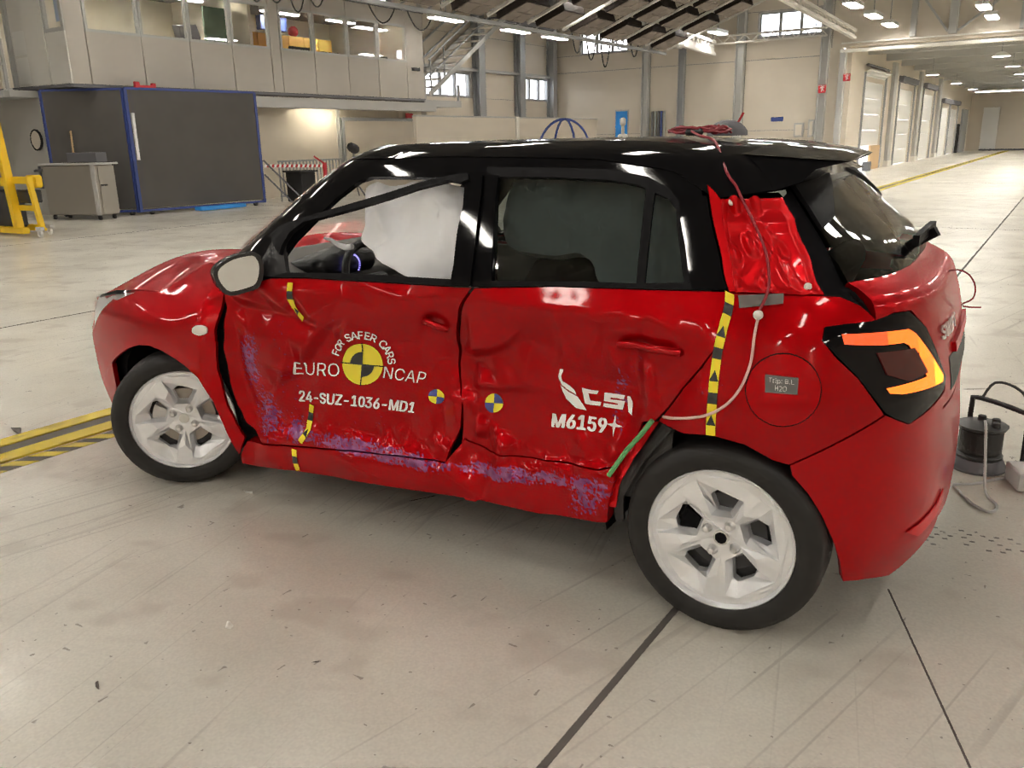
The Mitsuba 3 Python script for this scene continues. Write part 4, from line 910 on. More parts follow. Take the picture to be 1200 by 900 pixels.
DENT_CTRL = [(.397,.883,.02),(.425,.804,.05),(.431,.71,.08),(.423,.631,.085),(.437,.532,.08),(.461,.436,.07),(.488,.346,.05),(.545,.275,.02),
 (.606,.915,.01),(.786,.911,.01),(1.036,.914,.005),(1.302,.927,.005),(1.408,.94,.005),(1.509,.952,.008),(1.566,.969,.008),(.672,.966,.0),
 (1.023,.977,.0),(1.327,.984,.0),(1.519,.985,.0),(1.602,.987,.0),(1.791,1.002,.0),(2.024,1.016,.0),(2.252,1.022,.0),(2.479,1.024,.0),
 (.553,.869,.008),(.725,.86,.008),(.87,.831,.014),(.463,.833,.07),(.542,.833,.074),(.637,.828,.072),(.75,.821,.062),(.847,.801,.05),
 (1.043,.845,.03),(1.235,.861,.03),(1.373,.878,.035),(1.449,.898,.03),(1.513,.881,.05),(.5,.744,.068),(.618,.739,.058),(.732,.733,.046),
 (.479,.62,.056),(.598,.616,.042),(.907,.797,.042),(.824,.703,.032),(.71,.602,.024),(.748,.586,.08),(.843,.679,.08),(.933,.778,.08),
 (.621,.513,.06),(.489,.457,.065),(.538,.371,.045),(.963,.692,.09),(1.168,.746,.09),(1.316,.775,.095),(1.156,.618,.1),(.946,.574,.095),
 (1.349,.658,.11),(1.426,.713,.13),(1.389,.859,.07),(1.423,.8,.1),(1.479,.749,.14),(1.49,.829,.075),(1.533,.81,.1),(1.545,.727,.14),
 (1.524,.619,.13),(1.452,.594,.1),(.768,.461,.08),(.862,.482,.08),(.68,.375,.055),(.616,.321,.03),(1.011,.48,.09),(1.215,.494,.095),
 (1.408,.524,.095),(1.558,.609,.12),(1.569,.549,.08),(.864,.397,.05),(.746,.349,.045),(1.078,.403,.06),(1.276,.402,.06),(1.463,.408,.05),
 (.795,.311,.03),(1.029,.337,.03),(1.244,.354,.03),(1.467,.366,.03),(1.362,.467,.075),(1.492,.489,.07),(.559,.243,.005),(1.02,.272,.005),
 (1.457,.316,.005),(1.736,.331,.008),(2.032,.347,.005),(.47,.158,.0),(1.241,.217,.0),(1.617,.244,.0),(2.06,.271,.0),(1.596,.952,.006),
 (1.643,.948,.003),(1.708,.942,.002),(1.787,.94,.002),(1.863,.94,.002),(1.951,.942,.002),(2.037,.943,.002),(2.121,.943,.002),
 (2.202,.942,.002),(2.383,.949,.0),(1.553,.917,.02),(1.556,.89,.032),(1.56,.813,.045),(1.563,.769,.06),(1.603,.91,.022),(1.667,.899,.024),
 (1.717,.879,.03),(1.744,.854,.046),(1.706,.821,.05),(1.667,.796,.056),(1.616,.774,.06),(1.656,.844,.036),(1.753,.834,.07),(1.718,.798,.082),
 (1.672,.774,.094),(1.618,.752,.11),(1.568,.744,.125),(1.745,.905,.016),(1.786,.877,.034),(1.898,.907,.012),(1.901,.876,.036),
 (2.042,.909,.01),(2.046,.882,.03),(2.154,.904,.008),(2.331,.89,.008),(2.432,.881,.0),(1.874,.85,.06),(2.049,.855,.05),(2.16,.851,.04),
 (1.785,.821,.075),(1.581,.719,.12),(1.681,.742,.098),(1.77,.725,.076),(1.772,.673,.07),(1.577,.645,.076),(1.678,.652,.07),(1.576,.627,.094),
 (1.677,.634,.09),(1.777,.651,.09),(1.556,.584,.094),(1.822,.758,.095),(1.86,.735,.1),(1.879,.804,.085),(1.91,.786,.065),(1.965,.774,.085),
 (1.998,.793,.06),(2.049,.776,.08),(2.085,.788,.055),(2.117,.797,.06),(2.154,.786,.08),(2.177,.803,.055),(2.196,.776,.036),(2.214,.802,.05),
 (1.969,.727,.105),(2.062,.718,.105),(2.163,.716,.1),(2.178,.697,.09),(2.202,.706,.044),(2.208,.655,.054),(2.237,.731,.052),
 (2.313,.788,.025),(2.381,.818,.01),(2.345,.76,.025),(2.28,.66,.04),(1.884,.654,.095),(2.034,.635,.095),(2.149,.64,.09),(1.943,.578,.09),
 (2.122,.581,.08),(1.754,.577,.09),(1.618,.525,.085),(1.61,.46,.07),(1.745,.467,.065),(1.873,.445,.055),(2.033,.465,.05),(2.11,.474,.04),
 (2.18,.578,.055),(1.56,.467,.055),(1.578,.477,.03),(1.675,.432,.03),(1.871,.419,.03),(2.033,.433,.025),(2.5,.897,.0),(2.462,1.018,.0),
 (2.445,.824,.0),(2.404,.726,.0),(2.354,.631,.0),(2.325,.64,.01),(2.15,.359,.0),(2.125,.443,.015),(2.56,.787,.0),(2.57,.619,.0),
 (.27,.857,.0),(.291,.689,.0),(.297,.51,.0),(.363,.331,.0),(.38,.171,.0),(.103,.743,.0),(-.2,.1,.0),(-.2,.5,.0),(-.2,1.0,.0),
 (-.2,1.42,.0),(.1,.1,.0),(.1,.5,.0),(.1,1.0,.0),(.1,1.42,.0),(2.6,.1,.0),(2.6,.5,.0),(2.6,1.0,.0),(2.6,1.42,.0),(2.95,.1,.0),
 (2.95,.5,.0),(2.95,1.0,.0),(2.95,1.42,.0),(.4,1.1,.0),(.4,.1,.0),(.7,1.1,.0),(.7,.1,.0),(1.0,1.1,.0),(1.0,.1,.0),(1.3,1.1,.0),
 (1.3,.1,.0),(1.6,1.1,.0),(1.6,.1,.0),(1.9,1.1,.0),(1.9,.1,.0),(2.2,1.1,.0),(2.2,.1,.0),(2.5,1.1,.0),(2.5,.1,.0)]
def _wrinkle(S, Z):
    p = np.stack([S*9, Z*11, 0*S], -1)
    n1 = 1-2*np.abs(meshkit.fbm(p, 3, 5)-.5)*2          # ridged folds
    n2 = meshkit.fbm(p*[2.2, 1.6, 1], 3, 9)-.5
    m = sstep(.38, .52, S)*(1-sstep(2.05, 2.25, S))*sstep(.24, .34, Z)*(1-sstep(.68, .80, Z))
    low = np.exp(-((Z-.36-.04*(S-.4))/.07)**2)
    pil = np.exp(-((S-1.47)/.10)**2)*(1-sstep(.72, .84, Z))*sstep(.36, .44, Z)
    rr = np.exp(-(((S-1.98)/.20)**2+((Z-.60)/.16)**2))
    cup = .022*np.exp(-(((S-2.155)/.045)**2+((Z-.845)/.028)**2))
    return cup+m*(.0025*n1+.002*n2+.016*low*n2+.018*pil*n2+.020*rr*n2+.008*low*n1)
make_dent(DENT_CTRL, 1.1, _wrinkle)
# ================================================================ THE CAR
CARK = thing('car', 'red hatchback with black roof and crushed doors standing on the concrete floor', 'car')
def cput(name, mesh, bsdf, parent=CARK, smooth=35, label=None, **k):
    return put(name, mesh, bsdf, parent, smooth, label, M=CARM, **k)
def mirror(m):
    return trimesh.Trimesh(np.asarray(m.vertices)*[1, -1, 1], np.asarray(m.faces)[:, ::-1], process=False)
fL, fU = surfL, surfU
cleanL = lambda s, z, off=0.: surfL(s, z, off, False)
cleanU = lambda s, z, off=0.: surfU(s, z, off, False)
def P2(ring): 
    p = Polygon(ring)
    return p if p.is_valid else p.buffer(0)
def rnd(poly, r): return poly.buffer(-r).buffer(2*r).buffer(-r)

# ---- inner shell and wheel wells (dark, seen through the gaps)
hole_f, hole_r = Point(0, .30).buffer(.385), Point(2.45, .30).buffer(.385)
def well(cx, s_):
    a = np.radians(np.linspace(-12, 192, 36)); R = .392
    ring = np.stack([cx+R*np.cos(a), 0*a, .30+R*np.sin(a)], -1)
    lim = np.array([-np.interp(x, XS_, YS_) for x in ring[:, 0]])    # stays inside the body side
    A_ = ring+np.c_[0*a, -np.minimum(.80, np.abs(lim)-.05), 0*a]; B_ = ring+np.array([0, -.50, 0])
    m = cat(stripmesh(A_, B_), trimesh.Trimesh(np.vstack([[[cx, -.50, .30]], B_]), [[0, k, k+1] for k in range(1, len(a))], process=False))
    return m if s_ < 0 else mirror(m)
_xs = np.linspace(-1.5, 3.7, 800); _p = surf0(_xs, np.full(800, .45)); _o = np.argsort(_p[:, 0]); XS_, YS_ = _p[_o, 0], _p[_o, 1]
def inner_s(cx):  # wheel-hole outline in (s, z): s runs ahead of x round the front
    xs = np.linspace(-1.5, 3.7, 2000); X = surf0(xs, np.full(2000, .45))[:, 0]
    o_ = np.argsort(X)
    return np.array([(np.interp(cx+.40*np.cos(a), X[o_], xs[o_]), .30+.40*np.sin(a)) for a in np.linspace(0, 2*np.pi, 40)[:-1]])
shell = Polygon([(-1.45, .25), (3.66, .25), (3.66, .93), (-1.45, .80)]).difference(P2(inner_s(0.))).difference(P2(inner_s(2.45)))
sl = panel(shell, fL, .05, 0, -.05); sr = mirror(panel(shell, cleanL, .05, 0, -.05))
cput('body_shell', cat(sl, sr), 'black_matt', smooth=False)
for cx in (0., 2.45):
    for s_ in (-1, 1): cput('wheel_well', well(cx, s_), 'black_matt', smooth=40)
ss = np.linspace(-1.45, 3.65, 80); A_ = surfL(ss, .2+0*ss, off=-.12+0*ss, dented=False)
fp = Polygon(np.vstack([A_[:, :2], (A_*[1, -1, 1])[::-1, :2]]))
fp = fp.difference(shapely.box(-.40, -.95, .40, -.5)).difference(shapely.box(-.40, .5, .40, .95)).difference(shapely.box(2.05, -.95, 2.85, -.5)).difference(shapely.box(2.05, .5, 2.85, .95))
fl = trimesh.creation.extrude_polygon(fp, .03, engine='earcut'); fl.apply_translation((0, 0, .24))
cput('floor_pan', fl, 'black_matt', smooth=False)

# ---- lower body panels
fend = P2(O['fender']); fdoor = P2(O['front_door']); rdoor = P2(O['rear_door']); sillp = P2(O['sill']); quart = P2(O['quarter'])
cput('fender', panel(fend, fL, .016), 'red_paint')
cput('fender', mirror(panel(fend, cleanL, .02)), 'red_paint')
HB = O['headlight']
bump = shapely.box(-1.5, .15, -.40, .80).difference(fend.buffer(.0015)).difference(P2(inner_s(0.))).difference(P2([(-.35, .86), (-.60, .81), (-1.03, .76), (-.99, .69), (-.78, .62), (-.66, .62), (-.60, .66)])).difference(shapely.box(-1.5, .54, -1.02, .70)).difference(shapely.box(-1.6, .735, -.50, 1))
fbm_ = panel(bump, cleanL, .03, .02)
cput('front_bumper', cat(fbm_, mirror(fbm_)), 'red_paint')
grl = panel(shapely.box(-1.5, .53, -1.01, .71), cleanL, .03, .02, -.015)
cput('grille', cat(grl, mirror(grl)), 'black_plastic')
lampp = P2([(-.35, .845), (-.60, .795), (-1.02, .74), (-.99, .69), (-.78, .62), (-.68, .62), (-.62, .70)]).union(P2(HB)).buffer(.002)
for m_ in (0, 1):
    q = panel(lampp.difference(fend), cleanL, .012, .02, -.012); q2 = panel(lampp.difference(fend), cleanL, .012, .01, .002)
    if m_: q, q2 = mirror(q), mirror(q2)
    hl = cput('headlight', q, 'lamp_silver'); cput('lens', q2, 'glass_clear', hl)
    bz = panel(P2([(-.31, .846), (-.45, .835), (-.60, .80), (-.62, .785), (-.47, .815), (-.36, .83)]), cleanL, .01, .004, .003)
    cput('bezel', mirror(bz) if m_ else bz, 'lamp_black', hl)
fd = cput('front_door', panel(fdoor, fL, .009, .018), 'red_scuffed', label='crushed front door skin with violet scuffs')
rd = cput('rear_door', panel(rdoor, fL, .009, .018), 'red_scuffed', label='crushed rear door skin with buckled lower edge')
for nm, pl in (('front_door', fdoor), ('rear_door', rdoor)):
    cput(nm, mirror(panel(pl.convex_hull if nm == 'front_door' else pl, cleanL, .03, .018)), 'red_paint')
cput('side_sill', panel(sillp, fL, .012, .05), 'red_scuffed')
cput('side_sill', mirror(panel(sillp, cleanL, .03, .05)), 'red_paint')
qp = cput('quarter_panel', panel(quart, fL, .014), 'red_scuffed')
cput('quarter_panel', mirror(panel(quart, cleanL, .03)), 'red_paint')
ar = O['arch_rear']
rb = P2(O['rear_bumper']+[(3.27, .66), (3.7, .66)]+[(3.7, .30)]+O['bumper_low'][::-1]+O['arch_rear'][::-1][:6]+[O['rear_bumper'][0]])
rbm = panel(rb, cleanL, .016, .03)
RB = cput('rear_bumper', cat(rbm, mirror(rbm)), 'red_paint')
for m_ in (0, 1):   # the recessed reflector slot low in the corner
    q = panel(P2([(3.06, .335), (3.24, .37), (3.30, .40), (3.31, .365), (3.24, .33), (3.12, .305)]), cleanL, .012, .004, .006)
    cput('reflector', mirror(q) if m_ else q, 'red_inner', RB)
hd = P2(O['hatch_edge']+[(3.27, .67), (3.7, .67), (3.7, 1.055)]+O['rear_glass_bottom'][::-1]+[(2.955, 1.035)])
hm = panel(hd, lambda s, z, off=0.: cleanL(s, z, np.asarray(off)+.012*np.exp(-((z-1.0)/.03)**2)), .016, .03)
HT = cput('hatch', cat(hm, mirror(hm)), 'red_paint')
hp = panel(shapely.box(3.35, .70, 3.7, .80), cleanL, .02, .01, .002)
cput('plate_recess', cat(hp, mirror(hp)), 'black_plastic', HT)
hp = panel(shapely.box(3.42, .80, 3.7, .83), cleanL, .012, .02, .012)
cput('hatch_garnish', cat(hp, mirror(hp)), 'red_paint', HT)

# ---- hood
from scipy.interpolate import RBFInterpolator
he = np.array(O['fender'][:6]); E3 = cleanL(he[:, 0], he[:, 1])
fe = cleanL(np.array([-.55, -.80, -1.1, -1.3, -1.5]), np.array([.80, .755, .735, .725, .72]))
edge = np.vstack([fe[::-1]*[1, 1, 1], E3, [[.27, -.55, .985], [.24, -.3, .965], [.22, 0, .955]]])
crown = np.array([[-.02, -.46, .985], [-.12, -.46, .98], [-.24, -.45, .965], [-.40, -.42, .925], [-.54, -.36, .87], [-.3, 0, .925], [0, 0, .945], [-.5, 0, .86], [.1, -.5, .980], [-.66, -.2, .79]])
allp = np.vstack([edge, crown]); allp = np.vstack([allp, allp*[1, -1, 1]])
allp = allp[np.unique(allp[:, :2].round(4), axis=0, return_index=True)[1]]
hz = RBFInterpolator(allp[:, :2], allp[:, 2], kernel='thin_plate_spline', smoothing=1e-5)
hout = np.vstack([edge[:, :2], (edge[:, :2]*[1, -1])[::-1]])
hood_fn = lambda x, y, off=0.: np.stack([x, y, hz(np.stack([x, y], -1))+off], -1)
cput('hood', panel(P2(hout).buffer(-.006), hood_fn, .022, .02), 'red_paint')
# cowl in the gap between hood and windscreen
cw = Polygon([(.22, -.62), (.34, -.66), (.42, -.66), (.40, -.3), (.38, 0), (.40, .3), (.42, .66), (.34, .66), (.22, .62), (.22, .3), (.22, 0), (.22, -.3)])
cwm = trimesh.creation.extrude_polygon(cw, .02, engine='earcut'); cwm.apply_translation((0, 0, .955))
cput('cowl', cwm, 'black_plastic', smooth=False)

# ---- greenhouse
def both(name, poly, fn, cfn, h, t, off, mt, **k):
    a = cput(name, panel(poly, fn, h, t, off), mt, **k)
    b = cput(name, mirror(panel(poly, cfn, max(h, .03), t, off)), mt)
    return a, b
roofe = np.array(O['roof_edge']); aout = np.array(O['a_out'])
open_f = P2(O['aperture_top']+[(1.489, 1.28), (1.50, 1.18), (1.503, 1.0)]+[(.83, .985), (.75, 1.0), (.74, 1.10)])
open_r = P2(O['rear_glass_side']).union(P2(O['quarter_glass'])).union(P2(O['divider']))
side = P2([(.42, .93), (.42, 1.40)]+[tuple(q) for q in roofe[:9]]+[(2.42, 1.30), (2.45, 1.05), (2.40, 1.0), (.6, .93)])
cantr = side.difference(open_f).difference(open_r.buffer(.004))
for g_, m_ in ((fU, 0), (cleanU, 1)):
    q = panel(cantr, g_, .016, .02, -.004)
    cput('side_frame', mirror(q) if m_ else q, 'black_paint')
both('front_sail', P2(O['front_sail']), fU, cleanU, .02, .02, .004, 'black_plastic')
sash = smooth_ring(O['sash_bar'], True, .01)
sb = cput('window_sash', panel(P2(O['sash_bar']), fU, .010, .02, .022), 'dark_trim', fd, label='dark window frame sprung away from the roof')
cput('window_pillar', panel(P2(O['front_frame_rear']), fU, .012, .02, .008), 'black_paint', fd)
cput('belt_seal', panel(P2(O['belt_front']), fU, .012, .015, .008), 'dark_trim', fd)
cput('window_frame', panel(P2(O['rear_frame_front']), fU, .012, .02, .008), 'black_paint', rd)
cput('window_trim', panel(P2(O['rear_frame_top']), fU, .010, .015, .006), 'dark_trim', rd)
cput('belt_seal', panel(P2(O['belt_rear']), fU, .012, .015, .008), 'dark_trim', rd)
cput('window_divider', panel(P2(O['divider']), fU, .010, .012, .007), 'dark_trim', rd)
cput('corner_cover', panel(P2(O['door_sail']), fU, .012, .015, .008), 'black_paint', rd)
def flat_glass(poly, h=.03):
    P, Tn, _ = tri2d(poly, h); V = surfU(P[:, 0], P[:, 1], off=np.full(len(P), -.006), dented=False)
    c = V.mean(0); n = np.linalg.svd(V-c, full_matrices=False)[2][2]
    V = V-((V-c)@n)[:, None]*n*.92
    return trimesh.Trimesh(V, Tn, process=False)
cput('window_glass', flat_glass(P2(O['rear_glass_side'])), 'glass_tint', rd, smooth=True)
cput('quarter_glass', flat_glass(P2(O['quarter_glass'])), 'glass_tint', rd, smooth=True)
for nm, pl, mt in (('window_glass', open_f, 'glass_clear'), ('window_glass', open_r, 'glass_tint'), ('window_trim', P2(O['rear_frame_top']), 'dark_trim'), ('belt_seal', P2(O['belt_front']), 'dark_trim'), ('window_pillar', P2(O['front_frame_rear']).union(P2(O['rear_frame_front'])).convex_hull, 'black_paint')):
    cput(nm, mirror(panel(pl, cleanU, .03, 0 if 'glass' in nm else .015, 0 if 'glass' in nm else .006)), mt, smooth=True if 'glass' in nm else 35)
both('pillar_backing', shapely.box(2.36, .99, 3.02, 1.33), fU, cleanU, .02, 0, -.05, 'black_matt')
# bare metal where the quarter trim has come off
_exb = P2(O['exposed']).exterior
def exp_off(s, z):
    p = np.stack([s*8, z*8, 0*s], -1)
    o_ = -.016+.002*(meshkit.fbm(p, 2, 3)-.5)
    d = shapely.distance(shapely.points(s, z), _exb)
    o_ = o_+.016*(1-sstep(.004, .022, d))                     # raised flange all round
    for cs, cz, r, h in ((2.535, 1.262, .024, .020), (2.615, 1.268, .026, .024), (2.735, 1.265, .024, .016), (2.535, 1.125, .028, .020), (2.535, 1.045, .022, .018), (2.645, 1.05, .022, .016), (2.77, 1.045, .022, .012), (2.63, 1.155, .030, .016), (2.755, 1.15, .024, -.016)):
        o_ = o_+h*np.exp(-(((s-cs)/r)**2+((z-cz)/r)**2)**2)
    d = np.abs((s-2.64)*.75-(z-1.09)*1.0); o_ = o_+.007*np.clip(1-d/.035, 0, 1)*(s < 2.76)*(s > 2.54)      # slanting rib
    d = np.abs((s-2.715)-(1.16-z)*.30); o_ = o_-.010*np.clip(1-d/.03, 0, 1)*(z < 1.24)
    d = np.abs(z-1.215); o_ = o_+.008*np.clip(1-d/.025, 0, 1)
    return o_
ex = cput('bare_pillar', panel(P2(O['exposed']), lambda s, z, off=0.: surfU(s, z, np.asarray(off)+exp_off(s, z)), .007, .02), 'red_inner', label='bare red metal of the rear pillar with its trim torn off')
cput('bare_pillar', mirror(panel(P2(O['exposed']), cleanU, .03, .02)), 'black_paint')
cput('aperture_flange', panel(P2(O['door_red_strip']), fU, .010, .02, .010), 'red_inner')
cput('aperture_flange', mirror(panel(P2(O['door_red_strip']), cleanU, .03, .02, .004)), 'black_paint')
for cs, cz in ((2.785, 1.045), (2.60, 1.265)):
    c_ = trimesh.creation.icosphere(2, .011); c_.apply_translation(surfU(np.array([cs]), np.array([cz]), np.array([.002]))[0])
    cput('grommet', c_, 'white_plastic', ex, smooth=True)
dp = P2(O['d_pillar']).union(P2([(2.93, 1.05), (2.95, 1.045), (3.09, .985), (3.17, .93), (3.29, .76), (3.26, .76), (3.09, .955), (2.94, .955)]))
both('hatch_seal', dp, fU, cleanU, .014, .03, -.014, 'black_matt')
both('hatch_fin', P2(O['fin']), fU, cleanU, .012, .014, .010, 'dark_trim')
rg = P2(O['rear_glass']+O['rear_glass_bottom'][1:]+[(3.7, 1.055), (3.7, 1.35), (3.1, 1.35)])
g1 = panel(rg, cleanU, .03, 0, .002)
cput('hatch_glass', cat(g1, mirror(g1)), 'glass_dark', HT, smooth=True)
hb = panel(shapely.box(2.80, 1.31, 3.7, 1.44), cleanU, .03, .01, -.003)
cput('hatch_header', cat(hb, mirror(hb)), 'black_paint', HT)
ws = panel(shapely.box(-.3, .95, .50, 1.405), cleanU, .03, 0, 0)
cput('windshield', cat(ws, mirror(ws)), 'glass_clear', smooth=True)

# ---- roof: rounded sides, crowned top, spoiler
rs = P2([tuple(q) for q in roofe]+[(3.0, 1.442), (.40, 1.442), (.40, 1.39)])
both('roof_side', rs, fU, cleanU, .016, .01, 0., 'black_paint')
sv = np.linspace(-.3, 3.7, 160); RE = surfU(sv, 1.44+0*sv, off=0*sv, dented=False)
ring_ = np.vstack([RE, (RE*[1, -1, 1])[::-1][1:-1]])
rho = np.linspace(0, 1, 22)[:, None, None]**.8
cen = np.array([1.62, 0, 0])
V = cen+(ring_[None]*[1, 1, 0]-cen*[1, 1, 0])*rho
V[..., 2] = 1.44-.035*sstep(1.9, 2.6, V[..., 0])+.012*(1-rho[..., 0]**2.4)
roofm = gridmesh(V, closed_v=True, flip=True)
RF = cput('roof', roofm, 'black_paint', smooth=True)
ys = np.linspace(-1, 1, 41)
prof = []
for t_ in ys:
    w_ = .600*t_
    te = 2.645-.045*t_-.01*abs(t_)**3; root = 2.30
    e_ = 2.6*abs(t_)**2.6
    prof.append([(root, w_*.88, 1.437-.014*e_), (2.42, w_*.90, 1.428-.014*e_), (te-.05, w_*.91, 1.402-.010*e_), (te, w_*.90, 1.383-.004*e_), (te-.004, w_*.90, 1.372), (te-.09, w_*.93, 1.352), (2.56, w_*.97, 1.318), (2.49, w_*1.0, 1.295), (2.42, w_*1.0, 1.31)])
V = np.array(prof)
sp = gridmesh(V, closed_v=True, flip=False)
nP = V.shape[1]
def fan(base, fl): 
    return [[base, base+i, base+i+1] if fl else [base, base+i+1, base+i] for i in range(1, nP-1)]
sp = trimesh.Trimesh(sp.vertices, np.vstack([sp.faces, fan(0, True), fan((len(ys)-1)*nP, False)]), process=False)
trimesh.repair.fix_normals(sp)
cput('spoiler', sp, 'black_paint', smooth=28)
cput('antenna', cat(lathe([(0, .03), (.022, .02), (.035, 0), (.04, -.02)], 20, 2)), 'black_plastic', RF, M_=None) if False else None

# ---- lamps, handles, mirror
for m_ in (0, 1):
    mm = (lambda q: mirror(q)) if m_ else (lambda q: q)
    tl = cput('tail_light', mm(panel(P2(O['tail_light']), cleanL, .012, .03, .004)), 'lamp_black')
    tbp = P2(O['tail_bar'])
    for (s0, s1, z0, z1), e_ in (((2.6, 2.97, .8, 1.1), (.75, .055, .008)), ((2.97, 3.09, .86, 1.1), (1.25, .14, .010)), ((3.09, 3.6, .84, 1.1), (1.5, .20, .012)), ((3.17, 3.6, .6, .84), (2.1, .42, .02)), ((2.6, 3.17, .6, .84), (1.5, .17, .012))):
        q_ = tbp.intersection(shapely.box(s0, z0, s1, z1))
        if q_.is_empty or q_.area < 1e-4: continue
        if q_.geom_type != 'Polygon': q_ = max([g for g in q_.geoms if g.geom_type == 'Polygon'], key=lambda g: g.area)
        cput('light_bar', mm(panel(q_, cleanL, .008, .004, .009)), 'black_print', tl, emitter=emit(*e_), label='glowing orange segment of the C-shaped light bar')
    cput('inner_lens', mm(panel(P2([(2.93, .875), (3.07, .875), (3.13, .80), (3.04, .79), (2.96, .815)]), cleanL, .01, .006, .010)), 'lens_red', tl)
fk = panel(P2(O['fuel_flap']), fL, .012, .006, .004)
ff = cput('fuel_flap', fk, 'red_paint')
rgo, rgi = P2(O['fuel_flap']).buffer(.0035), P2(O['fuel_flap']).buffer(-.0015)
cput('flap_seal', panel(rgo.difference(rgi), fL, .006, .002, .0012), 'black_matt', ff)
cput('side_repeater', panel(P2(O['side_marker']), fL, .008, .006, .006), 'white_plastic', cput and scene and CARK+'__fender', label='small white side repeater')
hr = panel(P2(O['handle_rear']), lambda s, z, off=0.: surfL(s, z, np.asarray(off)), .008, .012, .022)
hb_ = np.array([surfL(np.array([a]), np.array([b]), np.array([o_]))[0] for a, b, o_ in zip(np.linspace(O['handle_rear'][0][0]+.01, O['handle_rear'][4][0], 9), np.linspace(O['handle_rear'][0][1]-.006, O['handle_rear'][4][1]-.006, 9), (.002, .020, .030, .034, .035, .034, .030, .022, .004))])
hr = tube(smooth_ring(hb_, False, .008), .0125, 12)
hr.vertices[:, 2] = hr.vertices[:, 2]
cput('door_handle', hr, 'red_paint', rd)
cput('handle_cup', panel(P2(O['handle_cup']), fL, .008, .004, .0035), 'black_print', rd) if False else None
hb2 = np.array([surfL(np.array([a]), np.array([b]), np.array([o_]))[0] for a, b, o_ in zip(np.linspace(O['handle_front'][0][0], O['handle_front'][3][0], 7), np.linspace(O['handle_front'][0][1]-.012, O['handle_front'][3][1]-.004, 7), (.004, .022, .03, .032, .03, .024, .006))])
cput('door_handle', tube(smooth_ring(hb2, False, .008), .0125, 12), 'red_paint', fd)
mo, mf = smooth_ring(O['mirror_outer'], True, .012), smooth_ring(O['mirror_face'], True, .012)
ma = math.radians(25); mn, me = np.array([math.cos(ma), -math.sin(ma), 0]), np.array([math.sin(ma), math.cos(ma), 0]); mp0 = np.array([.60, -.90, 0])
mc = mo.mean(0)
def mpl(ring, d, k=1., dy=0, dz=0):
    r = mc+(ring-mc)*k; return mp0+(r[:, :1]+dy)*me+np.c_[0*r[:, :1], 0*r[:, :1], r[:, 1:]+dz]+mn*d+np.array([0, 0, 0])
V = np.stack([mpl(mo, -.003, .97), mpl(mo, -.010, 1.0), mpl(mo, -.05, 1.0), mpl(mo, -.09, .90, .004, -.002), mpl(mo, -.125, .70, .01, -.004), mpl(mo, -.14, .4, .015, -.006), mpl(mo, -.143, .02, .02, -.006)])
hm_ = gridmesh(V, closed_v=True); trimesh.repair.fix_normals(hm_)
MI = cput('door_mirror', hm_, 'black_paint', smooth=40)
def on_mirror(poly, d0, d1):
    m = trimesh.creation.extrude_polygon(poly, 1., engine='earcut'); v = np.asarray(m.vertices)
    m = trimesh.Trimesh(mp0+v[:, :1]*me+np.c_[0*v[:, :1], 0*v[:, :1], v[:, 1:2]]+mn*(d0+(d1-d0)*v[:, 2:]), m.faces, process=False); trimesh.repair.fix_normals(m); return m
cput('mirror_glass', on_mirror(P2(mf), -.004, 0.), 'mirror_glass', MI, smooth=False)
cput('mirror_bezel', on_mirror(P2(mo).buffer(.002).difference(P2(mf)), -.010, .002), 'black_plastic', MI, smooth=False)
cput('mirror_arm', cat(beam((.56, -.86, .955), (.60, -.79, .965), .05, .035)), 'black_plastic', MI, smooth=False)
cput('door_mirror', mirror(hm_), 'black_paint', smooth=40)
# rear wiper
wp = tube([(2.80, -.02, 1.09), (2.88, -.05, 1.11), (2.93, -.13, 1.125)], .012, 8)
wb = cput('rear_wiper', cat(beam((2.84, -.22, 1.125), (2.86, .12, 1.14), .02, .03), beam((2.80, .0, 1.08), (2.885, -.02, 1.135), .025, .03)), 'dark_trim', HT, smooth=False)

# ---- interior
def hull_sph(pts, sub=2):
    out = []
    for x, y, z, r in pts:
        s_ = trimesh.creation.icosphere(sub, r); s_.apply_translation((x, y, z)); out.append(s_.vertices)
    return trimesh.convex.convex_hull(np.vstack(out))
for y_ in (-.37, .37):
    st = cput('front_seat', hull_sph([(1.02, y_-.2, .50, .06), (1.02, y_+.2, .50, .06), (1.50, y_-.2, .46, .08), (1.50, y_+.2, .46, .08)]), 'seat_cloth', smooth=50)
    cput('backrest', hull_sph([(1.50, y_-.2, .55, .08), (1.50, y_+.2, .55, .08), (1.72, y_-.17, 1.0, .06), (1.72, y_+.17, 1.0, .06)]), 'seat_cloth', st, smooth=50)
    cput('headrest', hull_sph([(1.74, y_-.08, 1.12, .05), (1.74, y_+.08, 1.12, .05), (1.76, y_-.07, 1.22, .04), (1.76, y_+.07, 1.22, .04)]), 'seat_cloth', st, smooth=50)
st = cput('rear_seat', hull_sph([(2.0, -.5, .50, .07), (2.0, .5, .50, .07), (2.35, -.5, .48, .08), (2.35, .5, .48, .08)]), 'seat_cloth', smooth=50)
cput('backrest', hull_sph([(2.36, -.5, .55, .07), (2.36, .5, .55, .07), (2.55, -.48, .98, .06), (2.55, .48, .98, .06)]), 'seat_cloth', st, smooth=50)
db = hull_sph([(.36, -.66, .972, .04), (.36, .66, .972, .04), (.62, -.68, .885, .05), (.62, .68, .885, .05), (.60, -.64, .66, .06), (.60, .64, .66, .06)])
DB = cput('dashboard', db, 'dash_top', smooth=50)
gx, gz = O['gauge'][0]
cput('gauge_hood', hull_sph([(.50, -.50, .95, .03), (.50, -.22, .95, .03), (.64, -.50, .96, .05), (.64, -.22, .96, .05), (.63, -.36, .99, .05)]), 'black_plastic', DB, smooth=50)
dots = []
